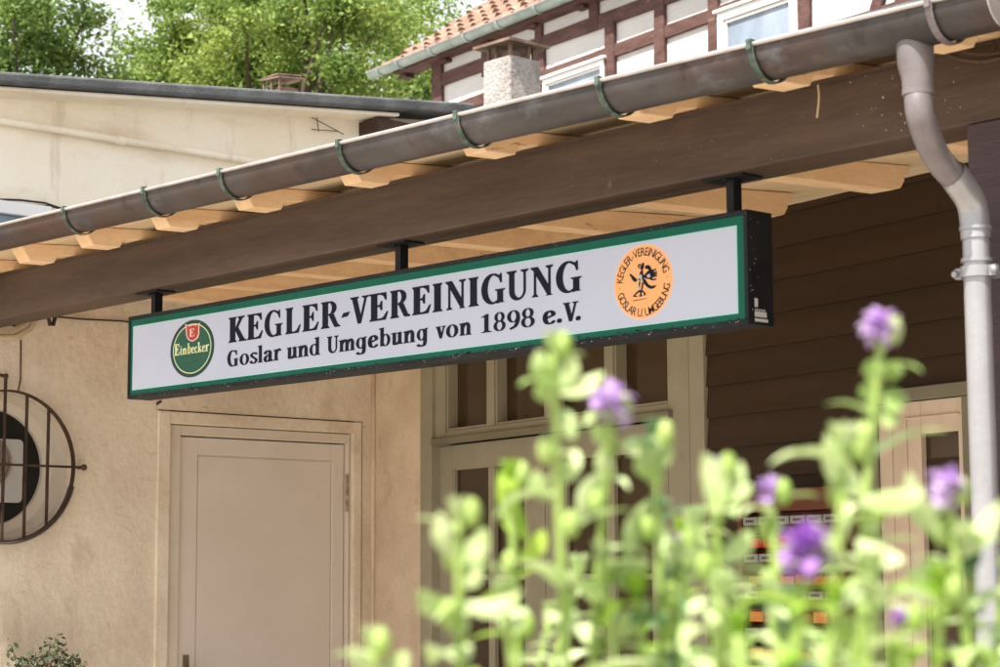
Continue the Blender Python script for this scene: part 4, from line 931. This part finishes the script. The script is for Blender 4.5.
# gable corner side
def hwin(x0, yt0, x1, yt1, drop, fpx, name='window'):
    a = HH(x0, yt0, .05); b = HH(x1, yt1, .05); zt_ = (a[1]+b[1])/2; s0, s1 = a[0], b[0]; zb_ = zt_-drop
    f = abs(HH(x0, 40, .05)[0]-HH(x0+fpx, 40, .05)[0])
    W = MB(); W.box(FH, s0, s1, -.02, .055, zt_-f, zt_); W.box(FH, s0, s1, -.02, .055, zb_, zb_+f); W.box(FH, s0, s0+f, -.02, .054, zb_+f, zt_-f); W.box(FH, s1-f, s1, -.02, .054, zb_+f, zt_-f)
    g2 = f*.45
    W.box(FH, s0+f+.004, s1-f-.004, -.02, .04, zt_-f-g2, zt_-f-.004); W.box(FH, s0+f+.004, s0+f+g2, -.02, .04, zb_+f, zt_-f-g2); W.box(FH, s1-f-g2, s1-f-.004, -.02, .04, zb_+f, zt_-f-g2)
    W.box(FH, s0-.03, s1+.03, .0, .075, zt_+.004, zt_+.03)
    w_ = W.build(name, WHITEP, house, bevel=.004)
    p = MB(); p.box(FH, s0+f, s1-f, .0, .02, zb_+f, zt_-f); p.build('pane', GLASSB, w_)
hwin(542.5, 81, 603.5, 58.5, 1.2, 3.0); hwin(717, 14.5, 796, -14, 1.25, 5.5)
# eaves: roof, soffit, gutter
NE = .13
ea = FH.at(368, 74, NE+.14); ebz = FH.at(520, 12, NE+.14); eave = lin(ea, ebz); ez = (ea[1]+ebz[1])/2
S0 = ea[0]; S1 = 16
hw = MB(); hw.box(FH, .02, 16, -8, 0, 0, ez-.02); hw.build('wall', INFILL, house)
gs_ = MB(); gs_.box(FH, -.02, .019, -8, .0, 0, ez-.021); gs_.build('gable_wall', TIMBER, house)
lo_, hi_ = rad(10), rad(70)
for _ in range(30):
    pit = (lo_+hi_)/2; p_ = FH.p(S0, NE, ez+.05) + (FH.n*-math.cos(pit)+Vector((0, 0, math.sin(pit))))*2.5
    a_ = proj(FH.p(S0, NE, ez+.05)); b_ = proj(p_)
    if (a_[1]-b_[1])/(b_[0]-a_[0]) > .62: hi_ = pit
    else: lo_ = pit
print('house pitch', math.degrees(pit))
rfm = MB(); UPV = FH.n*-math.cos(pit) + Vector((0, 0, math.sin(pit))); NRM = FH.n*math.sin(pit) + Vector((0, 0, math.cos(pit)))
tw, tl, rows = .215, .33, 20
cols = int((S1-S0)/tw); res = 6
grid = []
V = []; Fc = []
for r in range(rows):
    for e_, h_ in ((0, .045), (1, .012)):
        for k in range(cols*res+1):
            s = S0 + k*tw/res; ph = (k % res)/res
            hgt = h_ + .028*(math.sin(2*PI*ph)) + .006*math.sin(k//res*3.7+r*2.1)
            V.append(FH.p(s, NE-.03, ez+.05) + UPV*((r+e_)*tl + (-.02 if e_ == 0 else 0)) + NRM*hgt)
W_ = cols*res+1
for r in range(rows):
    for k in range(cols*res):
        a = r*2*W_+k; Fc.append((a, a+1, a+W_+1, a+W_))
        if r: b = (r*2-1)*W_+k; Fc.append((b, b+1, a+1, a))
rfm.add(V, Fc)
# front butt edge of first row and underside
rfm.add([FH.p(S0, NE-.03, ez+.0), FH.p(S1, NE-.03, ez+.0), FH.p(S1, NE-.03, ez+.07), FH.p(S0, NE-.03, ez+.07)], [(0, 1, 2, 3)])
roof = rfm.build('roof', TILE, house)
un = MB(); O = FH.p(S0, NE-.035, ez-.01); O2 = FH.p(S1, NE-.035, ez-.01); L_ = rows*tl
un.add([O, O2, O2+UPV*L_, O+UPV*L_, O+NRM*.04, O2+NRM*.04, O2+NRM*.04+UPV*L_, O+NRM*.04+UPV*L_], [(0, 3, 2, 1), (0, 1, 5, 4), (0, 4, 7, 3)])
un.build('verge_board', RUST, house)
so_ = MB(); so_.box(FH, S0+.3, S1, -.05, NE+.02, ez-.05, ez+.005); so_.build('eave_soffit', TIMBER, house)
hg_ = MB(); rr = .062; nx = 30; SEG = 10
for i in range(nx+1):
    s = S0-.05+(S1-S0+.05)*i/nx
    for k in range(SEG+1): t = PI*k/SEG; hg_.v.append(FH.p(s, NE+.07+rr*math.cos(t), ez+.02-rr*math.sin(t)))
for i in range(nx):
    for k in range(SEG): a = i*(SEG+1)+k; hg_.f.append((a, a+1, a+SEG+2, a+SEG+1))
k0 = len(hg_.v); hg_.v += [hg_.v[k] for k in range(SEG+1)]; hg_.f.append(tuple(k0+k for k in range(SEG+1)))
hgo = hg_.build('eave_gutter', ZINC, house, smooth=True, autosmooth=True)
rmm = MB(); rmm.tube([FH.p(S0-.05, NE+.07+rr, ez+.02), FH.p(S1, NE+.07+rr, ez+.02)], .012, 8); rmm.build('gutter_rim', GRIM, hgo, smooth=True)
for px in (376, 395, 428, 462, 495, 533, 580): 
    s = FH.S(px, NE+.14, 60); t = MB()
    for k in range(8):
        t0_, t1_ = PI*k/8, PI*(k+1)/8
        t.hexa([FH.p(s_, NE+.07+r_*math.cos(q), ez+.02-r_*math.sin(q)) for s_ in (s-.018, s+.018) for q, r_ in ((t0_, rr+.001), (t1_, rr+.001), (t1_, rr+.010), (t0_, rr+.010))])
    t.build('gutter_bracket', ZINC, hgo)
for k in range(18):                            # rafter feet under the eave
    s = S0+.35+k*.75; t = MB(); t.box(FH, s-.06, s+.06, -.04, NE-.05, ez-.09, ez-.061); t.build('rafter_foot', TIMBER, house)

# ------------------------------------------------------------------ trees
def leafmat(name, c1, c2, tr): return M(name, c1, c2, .9, .55, trans=tr, grain=.25, gscale=3.0, lo=.3, hi=.7, spec=.3)
LEAF1 = leafmat('bright_leaf', (.06, .13, .025), (.31, .41, .09), .35)
LEAF2 = leafmat('mid_green_leaf', (.04, .10, .022), (.27, .38, .09), .35)
LEAF3 = leafmat('yellow_leaf', (.07, .15, .025), (.37, .45, .11), .4)
def tree(label, px, d, z_c, rad_, leafm, nclump, nleaf, seed, lsz=.047):
    rnd = random.Random(seed)
    dirv = ray(px, 333.5); base = EYE + dirv*(d/FPX); base.z = 0
    t = thing('broadleaf_tree', label, 'tree', tuple(base), 'trees beyond the flat roof')
    tr = MB(); top_ = base+Vector((rnd.uniform(-.4, .4), rnd.uniform(-.4, .4), z_c))
    tr.tube(bez([base, base+Vector((.1, .05, z_c*.4)), base.lerp(top_, .7)+Vector((.15, -.1, 0)), top_], 5), [.28-.012*i for i in range(16)], 9)
    clumps = []
    for i in range(nclump):
        while True:
            v = Vector((rnd.uniform(-1, 1), rnd.uniform(-1, 1), rnd.uniform(-1, 1)))
            if .25 < v.length < 1: break
        cpt = base + Vector((v.x*rad_, v.y*rad_, z_c + v.z*rad_*1.15)); clumps.append(cpt)
    for cpt in clumps[:: 4]:
        st_ = base.lerp(top_, rnd.uniform(.45, .95)); mid = st_.lerp(cpt, .5)+Vector((rnd.uniform(-.3, .3), rnd.uniform(-.3, .3), rnd.uniform(.0, .4)))
        tr.tube(bez([st_, mid, cpt], 4), [.075-.0075*i for i in range(9)], 5)
    tr.build('trunk', BARK, t, smooth=True)
    lv = MB(); V = lv.v; Fc = lv.f; nleaf = int(nleaf*1.6)
    for cpt in clumps:
        rc_ = rnd.uniform(.22, .60)
        for k in range(nleaf):
            a = rnd.gauss(0, .5); b_ = rnd.gauss(0, .5); c_ = rnd.gauss(0, .32)
            p = cpt + Vector((a, b_, c_))*rc_
            s = lsz*rnd.uniform(.6, 1.3)
            n_ = Vector((rnd.gauss(0, .6), rnd.gauss(0, .6), rnd.uniform(.2, 1))).normalized(); x_ = n_.orthogonal().normalized(); x_.rotate(Matrix.Rotation(rnd.uniform(0, 6.28), 3, n_)); y_ = n_.cross(x_)
            q = len(V); V += [p-x_*s, p+y_*s*.5-x_*s*.2, p+x_*s, p-y_*s*.5-x_*s*.1-n_*s*.15]; Fc.append((q, q+1, q+2, q+3))
    lv.build('crown', leafm, t)
tree('dark green leafy tree at the left edge, left of the white sky gap', 5, 27, 8.3, 1.6, LEAF2, 85, 230, 1)
tree('bright green leafy tree just right of the white sky gap', 205, 30, 8.8, 1.6, LEAF1, 85, 220, 2)
tree('yellow-green tree above the small rusty roof vent', 285, 28, 8.0, 2.1, LEAF3, 110, 230, 3)
tree('deep green tree in front of the tiled gable corner of the timbered house', 395, 31, 8.0, 2.2, LEAF1, 120, 230, 4)
tree('tall thin-crowned tree reaching the top of the photo beside the tiled roof', 350, 36, 11.2, 2.0, LEAF2, 48, 220, 5)

# ------------------------------------------------------------------ shrub against the wing wall
sp = FW.at(42, 650, .25); base = FW.p(sp[0], .25, 0)
shr = thing('wall_shrub', 'small dark twiggy shrub in front of the plaster wall at the bottom left', 'shrub', tuple(base))
tw_ = MB(); lf_ = MB(); rnd = random.Random(5)
LEAFD = M('dark_shrub_leaf', (.03, .045, .02), (.08, .10, .05), 9, .5, trans=.2)
for k, (px, py) in enumerate(((12, 646), (50, 642), (58, 640), (64, 652), (36, 652), (78, 657), (84, 663), (24, 662), (44, 656), (70, 660), (30, 664), (55, 660))):
    tpx = FW.at(px, py, .22+.02*(k % 3)); tp = FW.p(tpx[0], .22+.02*(k % 3), tpx[1]); st_ = base+Vector((rnd.uniform(-.05, .05), rnd.uniform(-.08, .08), .3))
    cv = bez([base, st_, st_.lerp(tp, .6)+Vector((.0, rnd.uniform(-.05, .05), 0)), tp], 12); tw_.tube(cv, [.006-.0045*i/len(cv) for i in range(len(cv))], 5)
    for p in cv[14:]:
        for _ in range(6):
            s = rnd.uniform(.008, .018); c_ = p+Vector((rnd.gauss(0, .015), rnd.gauss(0, .018), rnd.gauss(0, .012)))
            a = Vector((rnd.gauss(0, 1), rnd.gauss(0, 1), rnd.gauss(0, 1))).normalized(); b_ = a.orthogonal().normalized()
            lf_.add([c_-a*s, c_+b_*s*.5, c_+a*s, c_-b_*s*.5], [(0, 1, 2, 3)])
tw_.build('twigs', BARK, shr); lf_.build('leaves', LEAFD, shr)

# ------------------------------------------------------------------ foreground flower bed and plants
bedc = dist_pt(760, 575, 1.25)
gb_ = MB(); BZ = .80
def camframe(px, d, z): p = dist_pt(px, 575, d); return (p.x, p.y, z)
Q = [camframe(150, .72, 0), camframe(1350, .62, 0), camframe(1250, 2.1, 0), camframe(200, 2.1, 0)]
gb_.prism(Q, (0, 0, BZ-.06)); struct(gb_.build('garden_bed', STONE))
gb2 = MB(); cen = sum((Vector(q) for q in Q), Vector())/4; Q2 = [tuple(cen.lerp(Vector(q), .93)+Vector((0, 0, BZ-.055))) for q in Q]
gb2.prism(Q2, (0, 0, .05)); struct(gb2.build('soil', SOIL))
STEMM = M('pale_green_stem', (.30, .44, .10), (.46, .58, .20), 20, .5, trans=.3)
PL1 = M('pale_green_leaf', (.26, .38, .11), (.66, .74, .43), 16, .42, trans=.22, grain=.1)
PL2 = M('fresh_green_leaf', (.20, .38, .03), (.44, .60, .10), 25, .4, trans=.35, grain=.1)
PL3 = M('blue_green_leaf', (.10, .20, .10), (.20, .30, .16), 25, .45, trans=.3, grain=.1)
PET = M('violet_petal', (.46, .27, .62), (.70, .54, .80), 60, .5, trans=.35, lo=.4, hi=.6)
PETD = M('deep_violet_petal', (.34, .13, .52), (.54, .32, .70), 60, .5, trans=.35)
def leafblade(mb, p, dir_, L, W, droop, rnd, th=0):
    d = dir_.normalized(); side = d.cross(Vector((0, 0, 1)));
    if side.length < .05: side = Vector((1, 0, 0))
    side.normalize(); q = p.copy(); n = 7; k0 = len(mb.v)
    for i in range(n+1):
        t = i/n; wdt = W*math.sin(PI*min(1, .08+t*.92)**.8)*.5+.0004
        up_ = side.cross(d)
        mb.v += [q-side*wdt+up_*wdt*.35, q.copy(), q+side*wdt+up_*wdt*.35]
        q = q+d*(L/n); d = (d+Vector((0, 0, -droop/n))).normalized()
    for i in range(n):
        a = k0+i*3; mb.f += [(a, a+1, a+4, a+3), (a+1, a+2, a+5, a+4)]
def flower(par, p, size, rnd, mat):
    mb = MB()
    for k in range(44):
        v = Vector((rnd.gauss(0, 1), rnd.gauss(0, 1), rnd.gauss(.3, .9))).normalized()
        leafblade(mb, p+v*size*rnd.uniform(.05, .28), (v+Vector((rnd.gauss(0, .3), rnd.gauss(0, .3), rnd.gauss(0, .3)))).normalized(), size*.30, size*.30, .6, rnd)
    return mb.build('flower', mat, par, smooth=True)
def plant(label, px, py, d, kind, seed, fl=None, leafs=PL1, leaf_L=.034, lean=.0, dens=1.0, stemr=.0029, low=BZ, nld=1.0, group='leafy flowering stems in the foreground'):
    rnd = random.Random(seed); topp = dist_pt(px, py, d)
    base = Vector((topp.x+rnd.uniform(-.05, .05)+lean*cr.x, topp.y+rnd.uniform(-.05, .05)+lean*cr.y, low-.01))
    t = thing('flowering_plant', label, 'plant', tuple(base), group)
    mid1 = base.lerp(topp, .4)+Vector((rnd.uniform(-.03, .03), rnd.uniform(-.03, .03), 0)); mid2 = base.lerp(topp, .75)+Vector((rnd.uniform(-.018, .018), rnd.uniform(-.018, .018), 0))
    cv = bez([base, mid1, mid2, topp], 10); st_ = MB(); st_.tube(cv, [stemr*(1.25-.45*i/len(cv)) for i in range(len(cv))], 8)
    st_.build('stem', STEMM, t, smooth=True)
    lv = MB(); Ltot = (topp-base).length; nl = int(Ltot/.030*dens*nld)
    for k in range(nl):
        tt = .35+.65*(k+.5)/nl if nl else 1
        idx = tt*(len(cv)-1); i0 = min(int(idx), len(cv)-2); p = cv[i0].lerp(cv[i0+1], idx-i0)
        a = k*2.4+rnd.uniform(-.4, .4); up_ = rnd.uniform(.25, .95)
        L = leaf_L*1.55*rnd.uniform(.6, 1.15)*(1 if tt < .85 else .62)
        leafblade(lv, p, Vector((math.cos(a), math.sin(a), up_)), L, L*rnd.uniform(.30, .46), rnd.uniform(.6, 1.8), rnd)
    if not fl:
        for k in range(7): a = k*.9; leafblade(lv, topp, Vector((math.cos(a)*.6, math.sin(a)*.6, 1)), leaf_L*.45, leaf_L*.26, -.3, rnd)
    lv.build('leaves', leafs, t, smooth=True)
    for k in range(5 if seed < 100 else 0):
        bd_ = MB(); p = cv[-1-min(k*2, 12)]; a = k*2.1+rnd.random(); q = p+Vector((math.cos(a), math.sin(a), .5))*.008; bd_.ball(q, .0055, 1, 1.6, 8, 6)
        bd_.build('bud', STEMM, t, smooth=True)
    if fl: flower(t, topp+Vector((0, 0, fl[0]*.2)), fl[0], rnd, fl[1])
    return t
def hero(t, d, leaves, mat):
    for (x0, y0, x1, y1, wpx, bow) in leaves:
        mb = MB(); a = dist_pt(x0, y0, d); b = dist_pt(x1, y1, d-.01*abs(bow)/10); dr_ = (b-a); sd_ = dr_.cross(cf).normalized(); dp_ = (sd_*.82+cf*.45).normalized(); n = 9; W2 = wpx*d/FPX/2
        for i in range(n+1):
            u = i/n; q = a + dr_*u + sd_*(bow*d/FPX*4*u*(1-u)) ; wd_ = W2*math.sin(PI*min(1, .06+.94*u)**1.15)**.8 + .0003
            mb.v += [q-dp_*wd_, q-cf*wd_*.25, q+dp_*wd_]
        for i in range(n):
            k_ = i*3; mb.f += [(k_, k_+1, k_+4, k_+3), (k_+1, k_+2, k_+5, k_+4)]
        mb.build('leaf', mat, t, smooth=True)
# the ones that stand out: (px, py) of the top, distance from the camera
hp_ = plant('tallest budded green stem crossing the bottom edge of the sign', 553, 352, 1.25, 0, 11, None, PL1, .034, .02, nld=.62)
hero(hp_, 1.25, [(553, 388, 538, 350, 24, 4), (556, 388, 572, 352, 24, -4), (556, 392, 604, 372, 18, -6), (552, 402, 540, 380, 20, 3), (551, 410, 575, 440, 22, 5), (549, 480, 580, 455, 22, -5), (549, 500, 535, 470, 22, 4)], PL1)
hp_ = plant('stem with pale violet flower in front of the glazed double door', 612, 412, 1.30, 0, 12, (.036, PET), PL1, .034, -.01, nld=.62)
hero(hp_, 1.30, [(616, 440, 592, 425, 22, 3), (620, 445, 650, 440, 20, -4), (640, 470, 668, 432, 20, 5), (612, 470, 580, 520, 24, -8), (614, 480, 600, 450, 20, 3)], PL1)
hp_ = plant('tall stem topped by a violet flower against the dark brown boards', 881, 336, 1.25, 0, 13, (.029, PET), PL1, .036, .0, .9, nld=.62)
hero(hp_, 1.25, [(879, 360, 862, 372, 20, 3), (882, 365, 903, 372, 22, -3), (878, 385, 858, 392, 22, 3), (882, 392, 908, 402, 26, -4), (880, 400, 862, 412, 22, 3), (879, 412, 900, 418, 22, -3), (874, 500, 826, 432, 28, 12)], PL1)
plant('stem with the large deep violet flower in front of the red leaflet rack', 806, 566, 1.10, 0, 14, (.037, PETD), PL2, .036, .0)
plant('stem with a small round violet flower left of the leaflet rack name tags', 772, 498, 1.30, 0, 15, (.022, PET), PL1, .034)
hp_ = plant('broad leaved stem with small lilac bud beside the right door jamb', 716, 474, 1.20, 0, 16, (.015, PET), PL1, .040, nld=.62)
hero(hp_, 1.20, [(716, 520, 704, 452, 28, -6), (720, 500, 752, 486, 30, 5), (722, 495, 742, 462, 20, -3), (716, 560, 752, 530, 24, -6), (714, 560, 684, 545, 22, 5)], PL1)
hp_ = plant('leafy stem with lilac flowers crossing the downpipe at the right edge', 948, 498, 1.20, 0, 17, (.030, PET), PL1, .044, nld=.62)
hero(hp_, 1.20, [(940, 540, 908, 470, 22, 6), (946, 520, 985, 528, 24, -6), (942, 560, 905, 575, 26, 5), (950, 560, 1000, 500, 22, -8)], PL1)
hp_ = plant('pale leafy stem furthest left but one, in front of the olive door jamb', 458, 520, 1.15, 0, 18, None, PL1, .034, .01, .9, nld=.62)
hero(hp_, 1.15, [(454, 560, 440, 512, 22, 5), (456, 565, 486, 528, 24, -6), (450, 605, 418, 590, 28, 8), (454, 600, 522, 590, 18, -14), (448, 610, 462, 640, 22, 4), (456, 585, 480, 562, 22, -5)], PL1)
hp_ = plant('low drooping leafy tip furthest left at the bottom edge', 372, 650, 1.15, 0, 19, None, PL1, .036, .03, nld=.62)
hero(hp_, 1.15, [(378, 672, 350, 645, 22, 5), (380, 672, 408, 652, 22, -5)], PL1)
plant('stem with tiny violet bud low at the bottom right', 902, 625, 1.10, 0, 20, (.014, PETD), PL2, .034)
plant('stem with tiny violet bud in front of the right door leaf', 677, 548, 1.3, 0, 21, (.012, PETD), PL1, .034)
hp_ = plant('long arching leafed stem between the two tall violet flowers', 845, 455, 1.15, 0, 22, None, PL1, .048, nld=.62)
hero(hp_, 1.15, [(862, 500, 925, 492, 24, -6), (850, 520, 800, 560, 24, 6), (855, 540, 905, 560, 24, -6), (848, 560, 812, 520, 20, 5)], PL1)
hp_ = plant('leafy stem with curved tips in front of the double door middle', 510, 480, 1.35, 0, 23, None, PL2, .036, -.03, .7, nld=.62)
hero(hp_, 1.35, [(527, 540, 500, 470, 22, 4), (520, 560, 545, 530, 20, -4), (515, 585, 480, 600, 22, 5)], PL2)
hp_ = plant('leafy stem rising beside the pale violet flower', 655, 440, 1.3, 0, 24, None, PL3, .036, .0, nld=.62)
hero(hp_, 1.3, [(648, 560, 618, 590, 26, -4), (650, 500, 628, 560, 24, -5), (652, 480, 640, 452, 20, 3), (655, 520, 690, 560, 24, -6), (650, 600, 605, 640, 28, 5), (655, 470, 668, 440, 18, -3)], PL1)
rnd = random.Random(99); k = 0
def top_of(px):
    pts = [(430, 640), (520, 575), (600, 530), (680, 490), (760, 520), (840, 500), (900, 500), (1000, 500), (1100, 480)]
    for (a, b), (c_, d_) in zip(pts, pts[1:]):
        if a <= px <= c_: return b+(d_-b)*(px-a)/(c_-a)
    return 640
while k < 31:
    px = rnd.uniform(470, 1080)
    if rnd.random() > .35+.65*(px-470)/400: continue
    py = top_of(px)+abs(rnd.gauss(0, 55))+rnd.uniform(0, 20)
    if 715 < px < 862: py = max(py, rnd.uniform(575, 650))
    plant('green leafy stem in the blurred mass along the bottom right', px, py, rnd.uniform(1.0, 1.75), 0, 200+k, None, [PL1, PL2, PL1, PL3][k % 4], rnd.uniform(.032, .048), rnd.uniform(-.12, .12), .7)
    k += 1
